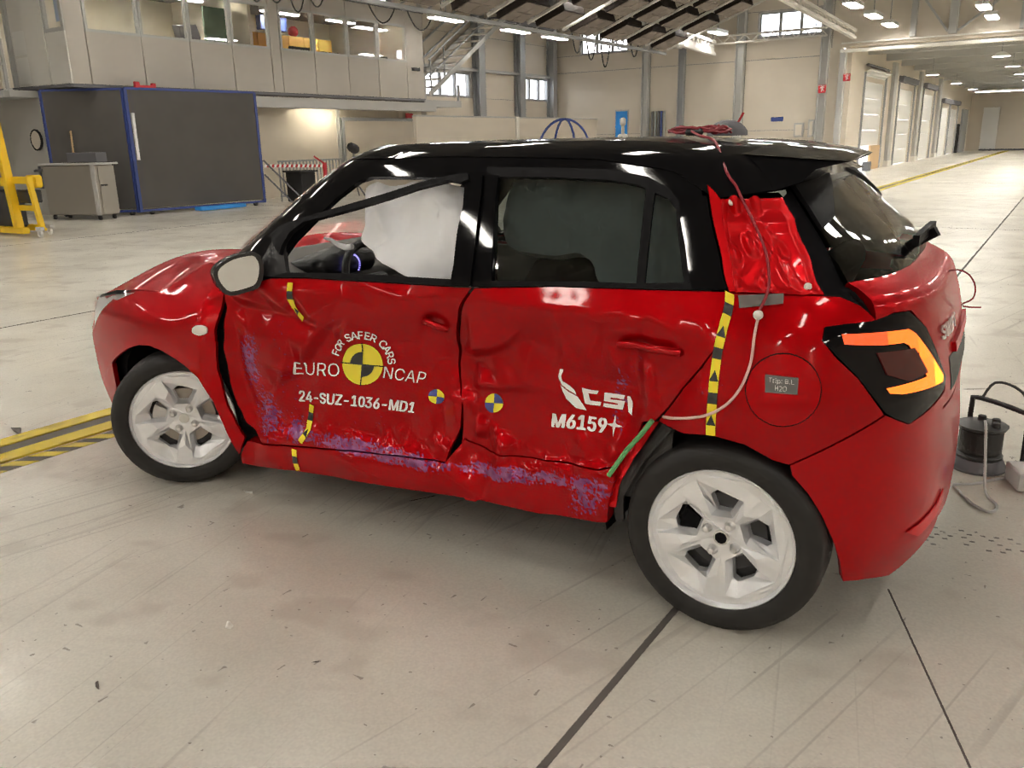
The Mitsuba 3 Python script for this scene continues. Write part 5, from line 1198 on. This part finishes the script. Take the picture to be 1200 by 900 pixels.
for a_ in np.linspace(-35, 215, 22):
    b_ = math.radians(a_); c_ = bx(0, 0, 0, .004, .0075, .0045); c_.apply_transform(trimesh.transformations.rotation_matrix(b_, (1, 0, 0)))
    c_.apply_translation((.695, -.37+.055*math.cos(b_), .955+.045*math.sin(b_))); dots.append(c_)
cput('gauge_ring', cat(dots), 'black_print', DB, smooth=False, emitter=emit(.25, .22, .75))
an = np.linspace(0, 2*np.pi, 49)
tv = np.array([(.0, .185*math.cos(a), .185*math.sin(a)) for a in an])
TR = trimesh.transformations.rotation_matrix(math.radians(-24), (0, 1, 0)); TR[:3, 3] = (.84, -.37, .88)
sw = tube(tv, .017, 10, caps=False); sw2 = cat(sw, bx(0, 0, 0, .05, .13, .11, .02), bx(0, -.10, .01, .02, .14, .035), bx(0, .10, .01, .02, .14, .035), bx(0, 0, -.1, .02, .05, .13))
sw2.apply_transform(TR); cput('steering_wheel', sw2, 'black_plastic', smooth=40)
cput('door_card', mirror(panel(shapely.box(.55, .35, 1.45, .95), cleanL, .05, .01, -.075)), 'interior_grey', smooth=False)
hl_ = panel(shapely.box(.55, .35, 2.3, .93), fL, .03, .01, -.06)
cput('door_card', hl_, 'interior', smooth=False)
# inflated side curtain hanging inside the windows
def bag_fn(base):
    def f(s, z, off=0.):
        p = np.stack([s*7, z*6, 0*s], -1)
        w = meshkit.fbm(p, 3, 21)-.5; w2 = 1-np.abs(meshkit.noise(np.stack([s*5+z*6, z*3-s*1.5, 0*s], -1), 4)-.5)*2
        return surfU(s, z, np.asarray(off)+base+.07*w+.035*w2, False)
    return f
CB = cput('curtain_airbag', panel(P2(smooth_ring(O['airbag'], True, .01)).buffer(0), bag_fn(-.075), .012, .06), 'airbag_cloth', label='white inflated curtain airbag in the side windows', smooth=55)
cput('tether', tube([surfU(np.array([a]), np.array([b]), np.array([-.12]))[0] for a, b in O['tether']], (.004, .007, .010, .012, .012), 8), 'airbag_cloth', CB)
cput('rear_chamber', panel(P2(smooth_ring(O['airbag_rear'], True, .01)).buffer(0), bag_fn(-.09), .014, .05), 'airbag_cloth', CB, smooth=55)
hdl = V = gridmesh(np.stack([np.stack([np.full(9, x_), np.linspace(-.5, .5, 9), np.full(9, 1.385)], -1) for x_ in np.linspace(1.0, 2.4, 12)]))
cput('headliner', hdl, 'interior_grey', smooth=False)

# ---- wheels
RT = .301
def tyre_mesh():
    pr = [(.2215, -.060), (.2230, -.086), (.226, -.090), (.240, -.0965), (.258, -.0985), (.272, -.096), (.286, -.088), (.294, -.078), (.2985, -.064), (.301, -.045)]
    full = pr+[(.301, -.02), (.2965, -.019), (.2965, -.013), (.301, -.012), (.301, .012), (.2965, .013), (.2965, .019), (.301, .02)]+[(r, -t) for r, t in pr[::-1]]
    return lathe(full, 96, 1, flip=False)
def rim_parts():
    A = np.radians
    gaps = [A(92-72*k) for k in range(5)]
    hp = np.array([(.0, .056), (.060, .060), (.14, .079), (.195, .079), (.2165, .072)])
    h = lambda x, y: np.interp(np.hypot(x, y), hp[:, 0], hp[:, 1])
    pol = lambda r, a: np.array([r*math.cos(a), r*math.sin(a)])
    HO = [(16, .136), (5, .149), (-16, .148), (-21, .134), (-15, .080), (14, .082)]
    PO = [(20.5, .140), (22, .195), (19.5, .2015), (9, .1955), (-2, .196), (-19, .190), (-29.5, .180), (-28, .15), (-27, .075), (25, .075)]
    rings = [[pol(r, g+A(a)) for a, r in PO] for g in gaps]; holes = [[pol(r, g+A(a)) for a, r in HO] for g in gaps]
    spokes = []
    for g in gaps:                                  # the spoke anticlockwise of this gap: its left edge belongs to the next gap
        c = g+A(36)
        spokes.append((c, [pol(.075, c-A(11)), pol(.14, c-A(15.5)), pol(.195, c-A(14))], [pol(.075, c+A(9)), pol(.15, c+A(8)), pol(.18, c+A(6.5))], [pol(.060, c-A(1)), pol(.115, c-A(2)), pol(.190, c-A(3.5))]))
    verts, faces = [], []
    def tri(poly, hf):
        if poly.geom_type != 'Polygon':
            for g_ in poly.geoms:
                if g_.geom_type == 'Polygon' and g_.area > 1e-7: tri(g_, hf)
            return
        V, F = trimesh.creation.triangulate_polygon(poly, engine='earcut')
        V = np.asarray(V)[:, :2]; a = V[F]; ar = np.cross(a[:, 1]-a[:, 0], a[:, 2]-a[:, 0]); F = np.where((ar < 0)[:, None], F[:, ::-1], F)
        add(np.c_[V[:, 0], -hf(V), V[:, 1]], F)
    def add(V, F):
        k = sum(len(v) for v in verts); verts.append(np.asarray(V, float)); faces.append(np.asarray(F)+k)
    disk = Point(0, 0).buffer(.2165, 24).difference(Point(0, 0).buffer(.0205, 10))
    spp = [Polygon(L_+[R_[2]]+B_[::-1]+[R_[0]]) for _, L_, B_, R_ in spokes]
    tri(disk.difference(shapely.union_all([Polygon(r) for r in rings]+spp)), lambda V: h(V[:, 0], V[:, 1]))
    for c, L_, B_, R_ in spokes:
        P = L_+B_+R_; t_ = [h(*q) for q in L_]+[h(*q) for q in B_]+[h(*R_[0]), h(*R_[1])+.011, h(*R_[2])+.0005]
        add([(q[0], -z, q[1]) for q, z in zip(P, t_)], [(0, 1, 7), (0, 7, 6), (1, 2, 8), (1, 8, 7), (6, 7, 4), (6, 4, 3), (7, 8, 5), (7, 5, 4)])
    for r, ho in zip(rings, holes):
        pr, hh = Polygon(r), Polygon(ho)
        hv = np.array(ho)
        tri(pr.difference(hh), lambda V: h(V[:, 0], V[:, 1])-np.where(np.abs(V[:, None]-hv[None]).sum(-1).min(1) < 1e-6, .027, 0))
        n = len(ho); top = [(q[0], -(h(*q)-.027), q[1]) for q in ho]; bot = [(q[0]*1.02, -(h(*q)-.060), q[1]*1.02) for q in ho]
        i_ = np.arange(n); j_ = (i_+1) % n
        add(top+bot, np.vstack([np.stack([i_, n+i_, j_], 1), np.stack([j_, n+i_, n+j_], 1)]))
    barrel = lathe([(.2165, -.070), (.2175, -.078), (.2215, -.083), (.2225, -.087), (.220, -.089), (.2165, -.086), (.212, -.074), (.206, -.060), (.200, -.03), (.195, .07), (.205, .088)], 96, 1)
    return trimesh.Trimesh(np.vstack(verts), np.vstack(faces), process=False), barrel
TY = tyre_mesh(); RIM, BAR = rim_parts()
def wheel(M, name_label, spin, steer=False):
    sp_ = trimesh.transformations.rotation_matrix(spin, (0, 1, 0))
    M = M @ sp_
    def q(m): 
        m = m.copy(); m.apply_transform(M); return m
    w = CARK+'__wheel'; w = num(w) if w in labels or w+'__rim' in scene else w
    labels[w] = {'label': name_label}
    cput('tyre', q(TY), 'rubber', w, smooth=30)
    cput('rim', q(RIM), 'rim_silver', w, smooth=False)
    cput('rim_barrel', q(BAR), 'rim_silver', w, smooth=40)
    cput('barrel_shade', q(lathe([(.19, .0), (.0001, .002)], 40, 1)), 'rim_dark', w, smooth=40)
    for k in range(4):
        a = math.radians(61+90*k); c, s_ = .040*math.cos(a), .040*math.sin(a)
        nb = lathe([(0, -.082), (.008, -.0815), (.0125, -.076), (.0138, -.064), (.0165, -.0605), (.0165, -.05)], 14, 1); nb.apply_translation((c*1.25, 0, s_*1.25))
        cput('lug_nut', q(nb), 'chrome', w, smooth=40)
    cap_ = lathe([(0, -.062), (.016, -.063), (.021, -.061), (.0235, -.056), (.0235, -.04)], 24, 1) if steer else lathe([(0, -.045), (.017, -.046), (.018, -.066), (.023, -.066), (.0245, -.056), (.0245, -.04)], 24, 1)
    cput('centre_cap', q(cap_), 'steel' if steer else 'steel', w, smooth=40)
    if not steer: cput('hub_bore', q(lathe([(.0001, -.0655), (.0185, -.0660)], 20, 1)), 'black_matt', w)
    dk = lathe([(.04, -.012), (.125, -.012), (.125, .012), (.04, .012)], 48, 1)
    cput('brake_disc', q(cat(dk, lathe([(0, -.035), (.07, -.035), (.075, -.012)], 32, 1))), 'disc_steel' if steer else 'rim_dark', w, smooth=40)
    an_ = np.linspace(math.radians(150), math.radians(215), 9)
    cal = trimesh.creation.extrude_polygon(Polygon([(.135*math.cos(a), .135*math.sin(a)) for a in an_]+[(.075*math.cos(a), .075*math.sin(a)) for a in an_[::-1]]), .07, engine='earcut')
    cal = trimesh.Trimesh(np.c_[cal.vertices[:, 0], .03-cal.vertices[:, 2], cal.vertices[:, 1]], cal.faces, process=False); trimesh.repair.fix_normals(cal)
    cal.apply_transform(M @ np.linalg.inv(sp_) @ trimesh.transformations.rotation_matrix(0, (0, 1, 0)))
    cput('caliper', cal, 'caliper' if steer else 'black_matt', w, smooth=False)
    return w
def TM(x, y, z, a=0., flip=False):
    M = trimesh.transformations.rotation_matrix(a, (0, 0, 1))
    if flip: M = M @ trimesh.transformations.rotation_matrix(math.pi, (0, 0, 1))
    M[:3, 3] = (x, y, z); return M
st_ = .7258; piv = np.array([-.003, -.742, 0]); off_ = np.array([0, -.015, 0]); cs_, sn_ = math.cos(st_), math.sin(st_)
fc = piv+np.array([cs_*off_[0]-sn_*off_[1], sn_*off_[0]+cs_*off_[1], 0])
wheel(TM(fc[0], fc[1], .303, st_), 'steered front wheel with a silver five-spoke rim', math.radians(3), True)
wheel(TM(2.45, -.765, .293), 'rear wheel with a silver five-spoke rim and no centre cap', 0)
wheel(TM(0, .765, .303, .6, True), 'far front wheel', 0, True)
wheel(TM(2.45, .765, .293, 0, True), 'far rear wheel', 0)
# ================================================================ lettering, targets, tape on the car
def on_body(m2, quad, off, thick=.0006, size=.007):
    """flat mesh (x, y in its own box) laid on the body inside the (s, z) quad: top-left, top-right, bottom-right, bottom-left"""
    v, f = np.asarray(m2.vertices), np.asarray(m2.faces)
    n = np.cross(v[f[:, 1]]-v[f[:, 0]], v[f[:, 2]]-v[f[:, 0]])
    f = f[n[:, 2] > 1e-12]
    w = v[:, :2]; lo, hi = w[np.unique(f)].min(0), w[np.unique(f)].max(0)
    uv = (w-lo)/(hi-lo); q = np.array(quad, float)
    sz_ = (q[0]*(1-uv[:, :1])+q[1]*uv[:, :1])*uv[:, 1:]+(q[3]*(1-uv[:, :1])+q[2]*uv[:, :1])*(1-uv[:, 1:])
    m = trimesh.Trimesh(np.c_[sz_, np.zeros(len(sz_))], f)
    vv, fc2 = trimesh.remesh.subdivide_to_size(m.vertices, m.faces, size, max_iter=12)
    P = surfL(vv[:, 0], vv[:, 1], off=np.full(len(vv), off))
    return trimesh.Trimesh(P, fc2, process=False)
def flat(poly, h=.01):
    P, Tn, _ = tri2d(poly, h); return trimesh.Trimesh(np.c_[P, 0*P[:, 0]], Tn, process=False)
def txt(s_, bold=True): return meshkit.text_mesh(s_, 1.0, .1, bold)
def decal(parent, name, mesh, mt, label=None): return cput(name, mesh, mt, parent, smooth=True, label=label)
LO = .0022
decal(fd, 'lettering', on_body(txt('EURO', False), O['t_euro'], LO), 'white_print', 'white word EURO')
decal(fd, 'lettering', on_body(txt('NCAP', False), O['t_ncap'], LO), 'white_print', 'white word NCAP')
def heavy(s_, q, d): return cat(*[on_body(txt(s_), [(a+e, b) for a, b in q], LO+.0001*k) for k, e in enumerate((-d, 0., d))])
decal(fd, 'lettering', heavy('24-SUZ-1036-MD1', O['t_num'], .0016), 'white_print', 'white test number on the front door')
decal(rd, 'lettering', heavy('M6159', O['t_m6159'], .0022), 'white_print', 'white number M6159')
def polydecal(parent, name, ring, mt, off=LO, label=None):
    p = P2(ring); P, Tn, _ = tri2d(p, .006)
    return decal(parent, name, trimesh.Trimesh(surfL(P[:, 0], P[:, 1], off=np.full(len(P), off)), Tn, process=False), mt, label)
for k in ('csi_c', 'csi_s', 'csi_i'): polydecal(rd, 'lettering', O[k], 'white_print', label='white letter of the word CSI')
polydecal(rd, 'leaf_emblem', O['csi_leaf'], 'white_print'); polydecal(rd, 'leaf_emblem', O['csi_leaf2'], 'white_print')
sx_, sz2 = O['star'][0]
polydecal(rd, 'target_cross', [(sx_-.032, sz2), (sx_-.005, sz2+.005), (sx_, sz2+.034), (sx_+.005, sz2+.005), (sx_+.032, sz2), (sx_+.005, sz2-.005), (sx_, sz2-.034), (sx_-.005, sz2-.005)], 'white_print')
def disc_map(key):
    c, rx, ry = [np.array(q) for q in O[key]]
    return c, rx-c, ry-c
def ondisc(key, poly, off, mt, parent, name, label=None):
    c, a, b = disc_map(key)
    P, Tn, _ = tri2d(poly, .12)
    S_ = c+P[:, :1]*a+P[:, 1:]*b
    return decal(parent, name, trimesh.Trimesh(surfL(S_[:, 0], S_[:, 1], off=np.full(len(S_), off)), Tn, process=False), mt, label)
unit = Point(0, 0).buffer(1, 24); inner = Point(0, 0).buffer(.60, 20)
ondisc('disc', unit, LO, 'yellow_print', CARK, 'target', 'yellow and black target disc')
tg = CARK+'__target'
ondisc('disc', inner.intersection(shapely.box(-1, 0, 0, 1)), LO+.0012, 'black_print', tg, 'quadrant'); ondisc('disc', inner.intersection(shapely.box(0, -1, 1, 0)), LO+.0012, 'black_print', tg, 'quadrant')
ondisc('disc', shapely.box(-1.08, -.025, 1.08, .025), LO+.0018, 'black_print', tg, 'cross_line'); ondisc('disc', shapely.box(-.025, -1.05, .025, 1.05), LO+.0018, 'black_print', tg, 'cross_line')
c_, a_, b_ = disc_map('disc')
word = 'FOR SAFER CARS'; wd = {'I': .5, ' ': .62}
adv = np.array([wd.get(ch, 1.0) for ch in word]); pos = np.cumsum(adv)-adv/2
for ch, q in zip(word, pos):
    if ch == ' ': continue
    th = math.radians(161-(q-.5)/(adv.sum()-1)*150); m = txt(ch); v = np.array(m.vertices); lo, hi = v.min(0), v.max(0)
    u = ((v[:, :2]-(lo[:2]+hi[:2])/2))*[.34/.95, .34/.95]
    f = m.faces[np.cross(v[m.faces[:, 1]]-v[m.faces[:, 0]], v[m.faces[:, 2]]-v[m.faces[:, 0]])[:, 2] > 1e-12]
    r_ = 1.42; ct, st2 = math.cos(th-math.pi/2), math.sin(th-math.pi/2)
    U_ = np.c_[u[:, 0]*ct-u[:, 1]*st2+r_*math.cos(th), u[:, 0]*st2+u[:, 1]*ct+r_*math.sin(th)]
    S_ = c_+U_[:, :1]*a_+U_[:, 1:]*b_
    vv, fc2 = trimesh.remesh.subdivide_to_size(np.c_[S_, 0*S_[:, 0]], f, .007, max_iter=8)
    decal(fd, 'lettering', trimesh.Trimesh(surfL(vv[:, 0], vv[:, 1], off=np.full(len(vv), LO)), fc2, process=False), "white_print")
for key, par in (('disc2', CARK), ('disc3', CARK)):
    t_ = ondisc(key, unit, LO, 'yellow_print', par, 'marker_disc', 'small blue and yellow quartered disc')
    for bx_ in ((-1, 0, 0, 1), (0, -1, 1, 0)) if key == 'disc2' else ((0, 0, 1, 1), (-1, -1, 0, 0)): ondisc(key, unit.intersection(shapely.box(*bx_)), LO+.001, 'blue_print', t_, 'quadrant')
# yellow and black measuring tape
def tape(parent, key, w, seg, closed_to=None):
    p = np.array(O[key]); L = np.r_[0, np.cumsum(np.linalg.norm(np.diff(p, axis=0), axis=1))]
    n = max(2, int(round(L[-1]/seg))); tt = np.linspace(0, L[-1], n+1)
    c = np.stack([np.interp(tt, L, p[:, 0]), np.interp(tt, L, p[:, 1])], 1)
    dn = np.gradient(c, axis=0); dn /= np.linalg.norm(dn, axis=1, keepdims=True); nr = np.c_[-dn[:, 1], dn[:, 0]]
    k0 = parent+'__tape' ; tk = num(k0) if (k0 in labels or k0+'__black_field' in scene) else k0
    labels[tk] = {'label': 'yellow and black measuring tape'}
    for i in range(n):
        a, b = c[i]+nr[i]*w/2, c[i+1]+nr[i+1]*w/2; d, e = c[i]-nr[i]*w/2, c[i+1]-nr[i+1]*w/2
        if i % 4 == 3:
            polys = [([a, (a+b)/2, (d+e)/2, d], 'tape_yellow', 'yellow_field'), ([(a+b)/2, b, e, (d+e)/2], 'black_print', 'black_field')]
            polys = [([a, b, e, d], 'tape_yellow', 'yellow_field'), ([a*.5+d*.5, b, e], 'black_print', 'arrow')]
        else: polys = [([a, b, e, d], 'black_print' if i % 2 else 'tape_yellow', 'black_field' if i % 2 else 'yellow_field')]
        for q_, (ring, mt, nm) in enumerate(polys):
            P, Tn, _ = tri2d(P2(ring), .008)
            cput(nm, trimesh.Trimesh(surfL(P[:, 0], P[:, 1], off=np.full(len(P), LO+.001+.001*q_)), Tn, process=False), mt, tk, smooth=True)
tape(CARK, 'strip_a', .026, .030); tape(CARK, 'strip_b', .026, .030); tape(CARK, 'strip_c', .026, .030); tape(CARK, 'strip_d', .030, .030)
# plaque on the flap with hand writing, grey tape
pl_ = polydecal(ff, 'plaque', O['flap_label'], 'plaque', .0065, 'small dark plaque with handwriting')
ql = np.array(O['flap_label']); qc = ql.mean(0)
sub = lambda u0, v0, u1, v1: [tuple((ql[0]*(1-u)+ql[1]*u)*(1-v)+(ql[3]*(1-u)+ql[2]*u)*v) for u, v in ((u0, v0), (u1, v0), (u1, v1), (u0, v1))]
for s_, q in (('Trip: B.L', (.10, .14, .88, .50)), ('H2O', (.30, .56, .66, .88))): cput('handwriting', on_body(txt(s_, False), sub(*q), .0078, size=.01), 'white_print', ff, smooth=True)
polydecal(qp, 'grey_tape', O['tape_quarter'], 'grey_tape', LO, 'strip of dull grey tape')
# chrome lettering on the hatch (read from behind the car)
ch_ = txt('SWIFT'); 
def on_hatch(m, s0, s1, z0, z1, off=.004):
    v, f = np.asarray(m.vertices), np.asarray(m.faces); lo, hi = v.min(0), v.max(0); u = (v-lo)/(hi-lo)
    P = surfL(s0+(s1-s0)*u[:, 0], z0+(z1-z0)*u[:, 1], off=off+.004*u[:, 2], dented=False)
    return trimesh.Trimesh(P, f, process=False)
cput('lettering', on_hatch(ch_, 3.26, 3.50, .865, .905), 'chrome', HT, smooth=False)
# torn sill corner in front of the rear wheel: bare flange, green rod, black liner edge
tf_ = panel(P2([(2.085, .44), (2.15, .54), (2.20, .615), (2.245, .625), (2.17, .50), (2.125, .40), (2.12, .33), (2.09, .33)]), lambda s, z, off=0.: surfL(s, z, np.asarray(off)-.018+.03*(meshkit.fbm(np.stack([s*30, z*30, 0*s], -1), 2, 3)-.5)), .01, .01)
cput('torn_flange', tf_, 'red_inner', CARK, label='torn red metal flange in front of the rear wheel')
cput('liner_edge', panel(P2([(2.11, .27), (2.10, .36), (2.17, .50), (2.26, .62), (2.30, .61), (2.20, .48), (2.14, .36), (2.14, .27)]), lambda s, z, off=0.: surfL(s, z, np.asarray(off)-.035), .014, .02), 'black_plastic')
gr_ = tube([tuple(surfL(np.array([a]), np.array([b]), np.array([.012]))[0]) for a, b in ((2.10, .44), (2.15, .525), (2.20, .59), (2.235, .635))], .008, 8)
cput('green_rod', gr_, 'green_rod', label='green rod in the torn corner')
for q in range(5): 
    a = 1.55+.12*q; mm_ = bx(*(surfL(np.array([a]), np.array([.235+.012*q]), np.array([-.02]))[0]), .05, .02, .03, .004)
    cput('sill_clip', mm_, 'red_inner', smooth=False)

# ---------------------------------------------------------------- loose wires on the car
def cpts(*p): return [tuple((CARM @ np.r_[np.asarray(q, float), 1])[:3]) for q in p]
def onU(s, z, o_=.006): return surfU(np.array([s]), np.array([z]), np.array([o_]), False)[0]
def onL(s, z, o_=.006): return surfL(np.array([s]), np.array([z]), np.array([o_]))[0]
r2 = np.random.default_rng(3)
coil = []
for k in range(46):
    a = k*.62; coil.append((2.13+.085*math.cos(a)*(1+.3*math.sin(a*.37)), -.18+.09*math.sin(a)*(1+.3*math.cos(a*.23)), 1.456+.028*r2.random()))
wires = coil+[(2.20, -.42, 1.452), (2.28, -.50, 1.43)]+[tuple(onU(a, b, .008 if k < 3 else .014)) for k, (a, b) in enumerate(O['wire_red'])]
solid('red_cable', tube(cpts(*wires), .0042, 6, .015), 'red_wire', 'thin red cable coiled on the car roof and running down its rear pillar', 'cable', smooth=50)
pw_ = [onL(a, b, .007) for a, b in O['wire_pale']]
solid('pale_cable', tube(cpts(*[tuple(q) for q in pw_]), .0045, 6, .015), 'pale_wire', 'pale pink cable hanging in a curve beside the striped tape', 'cable', smooth=50)
jb = trimesh.creation.icosphere(2, .014); jb.apply_translation(cpts(tuple(onL(*O['wire_pale'][0], .012)))[0])
solid('cable_joint', jb, 'white_plastic', 'white tape ball joining the two cables on the rear quarter', 'joint', smooth=True)
br = cpts((2.14, -.28, 1.462))[0]
solid('black_box', hullp([np.array(br)+(-.02, 0, .0), np.array(br)+(.02, 0, .0)], .012), 'black_plastic', 'small black clamp at the cable coil on the roof', 'clamp', smooth=40)
av = np.array([[.075*math.cos(a)*math.cos(b), .05*math.sin(a)*math.cos(b), .055*math.sin(b)] for a in np.linspace(0, 2*np.pi, 20) for b in np.linspace(0, np.pi/2, 6)])
av = trimesh.convex.convex_hull(av); av.apply_translation(cpts((2.17, .0, 1.448))[0])
solid('grey_dome', av, 'steel_dark', 'dark grey dome on the rear of the car roof', 'antenna dome', smooth=50)
solid('red_flag', beam(cpts((2.205, .0, 1.49))[0], cpts((2.225, .0, 1.525))[0], .007), 'red_object', 'tiny red pin on the grey dome', 'pin')
wp_ = thing('white_pin', 'small white pin standing on the car roof', 'pin')
w0 = np.array(cpts((1.83, -.15, 1.449))[0]); put('stem', tube([w0, w0+(0, 0, .045)], .006, 8), 'white_plastic', wp_, smooth=40); put('head', hullp([w0+(0, 0, .05), w0+(0, 0, .06)], .011), 'white_plastic', wp_, smooth=40); put('foot', hullp([w0+(-.01, 0, .004), w0+(.01, 0, .004)], .010), 'white_plastic', wp_, smooth=40)
solid('black_tape', panel(shapely.box(2.60, 1.40, 2.63, 1.412), cleanU, .01, .002, .004, ), 'grey_tape', 'short strip of dark tape at the root of the spoiler', 'tape') if False else None
hw = [(a, .03, b) for a, b in O['hatch_wire']]
solid('hatch_wire', tube(cpts(*hw), .0025, 6, .012), 'red_wire', 'dark red wire looping out from the tailgate', 'wire', smooth=50)

# ---------------------------------------------------------------- cable reel and floor bits
RL = thing('cable_reel', 'black cable reel with a bent tube frame on the floor behind the car', 'cable reel')
rc = np.array([3.04, 1.12, 0.])
put('drum', lathe([(.001, .06), (.115, .06), (.12, .075), (.10, .085), (.10, .20), (.12, .21), (.13, .225), (.001, .235)], 36, 2), 'rubber_smooth', RL, smooth=40)
put('coil', tube([(.105*math.cos(a)+0, .105*math.sin(a), .09+.009*a/(2*math.pi)*1.0) for a in np.linspace(0, 2*math.pi*12, 240)], .0062, 6), 'rubber_smooth', RL, smooth=50)
put('base', lathe([(.001, 0), (.14, 0), (.145, .012), (.12, .06), (.001, .06)], 36, 2), 'steel_dark', RL, smooth=40)
for k in ('drum', 'coil', 'base'): scene[RL+'__'+k]['to_world'] = T().translate(rc.tolist()).scale([.80, .80, .90])
fr = [(-.06, .14, .02), (-.06, .14, .25), (-.04, .13, .285), (.13, .03, .275), (.165, .01, .24), (.17, .0, .02)]
put('frame', tube([rc+np.array(q) for q in smooth_ring(fr, False, .02)], .011, 10), 'black_plastic', RL, smooth=50)
for a in (-.5, .6, 1.7): put('socket', lathe([(.001, .225), (.016, .225), (.019, .205)], 16, 2), 'black_plastic', RL, smooth=40); kx = sorted(k for k in scene if k.startswith(RL+'__socket'))[-1]; scene[kx]['to_world'] = T().translate([rc[0]+.06*math.cos(a), rc[1]+.06*math.sin(a), 0])
ps = thing('power_box', 'silver and blue box on the floor right of the cable reel', 'box')
Mp = trimesh.transformations.rotation_matrix(.35, (0, 0, 1)); Mp[:3, 3] = (3.30, 1.00, 0)
put('case', bx(0, 0, .045, .26, .16, .08, .006), 'steel_light', ps, M=Mp); put('blue_end', bx(-.01, -.083, .04, .16, .012, .07, .004), 'blue_steel', ps, M=Mp); put('socket', bx(.05, -.09, .04, .04, .012, .04), 'black_plastic', ps, M=Mp)
def fcable(pts, r, mt, lab, grp=None): solid('floor_cable', tube(smooth_ring(pts, False, .02), r, 7), mt, lab, 'cable', grp, smooth=50)
fcable([(3.05, 1.08, .23), (3.06, 1.0, .22), (3.08, .90, .10), (3.10, .80, .012), (3.15, .68, .008), (3.13, .60, .008), (3.06, .66, .008), (3.0, .78, .008), (2.98, .83, .008), (3.05, .88, .008), (3.14, 1.0, .008), (3.25, 1.10, .008)], .006, 'steel_light', 'grey cable looping forward from the reel to the floor')
fcable([(3.02, 1.20, .30), (3.06, 1.22, .37), (3.14, 1.22, .36), (3.20, 1.22, .30), (3.28, 1.3, .12), (3.42, 1.4, .01), (3.6, 1.5, .01)], .006, 'rubber_smooth', 'black cable arching over the reel frame')
fcable([(3.7, 1.62, .008), (3.45, 1.66, .008), (3.30, 1.58, .008), (3.34, 1.45, .008), (3.5, 1.36, .008), (3.8, 1.34, .008)], .007, 'rubber_smooth', 'black cable curving on the floor right of the reel')
fcable([(3.18, 1.22, .02), (3.30, 1.22, .008), (3.45, 1.26, .008), (3.7, 1.22, .008)], .005, 'rubber_smooth', 'thin black cable leaving the reel to the right')
fcable([(3.18, 1.16, .02), (3.3, 1.12, .008), (3.42, 1.16, .008), (3.5, 1.10, .008), (3.7, 1.14, .008)], .004, 'steel_dark', 'thin dark cable lying behind the silver box')
def chip(x, y, s_, a, mt, lab):
    r3 = np.random.default_rng(int(1000*abs(x)+10*abs(y))); v = r3.normal(size=(16, 3))*[s_, s_*.35, s_*.22]; m = trimesh.convex.convex_hull(v); m.apply_transform(trimesh.transformations.rotation_matrix(a, (0, 0, 1))); m.apply_translation((x, y, -m.bounds[0, 2])); solid('chip', m, mt, lab, 'chip')
chip(1.20, -1.50, .016, -.6, 'white_plastic', 'larger white chip on the bare floor before the car'); chip(.41, -.75, .010, .4, 'white_plastic', 'small white chip on the floor below the front door')
chip(1.12, -1.89, .010, -.5, 'seam', 'dark grey chip at the end of a scratch on the floor'); chip(1.57, -1.49, .006, .7, 'seam', 'tiny dark chip on the floor below the rear door'); chip(-1.36, -.82, .03, -.2, 'seam', 'dark flat chip on the floor beside the yellow rail')
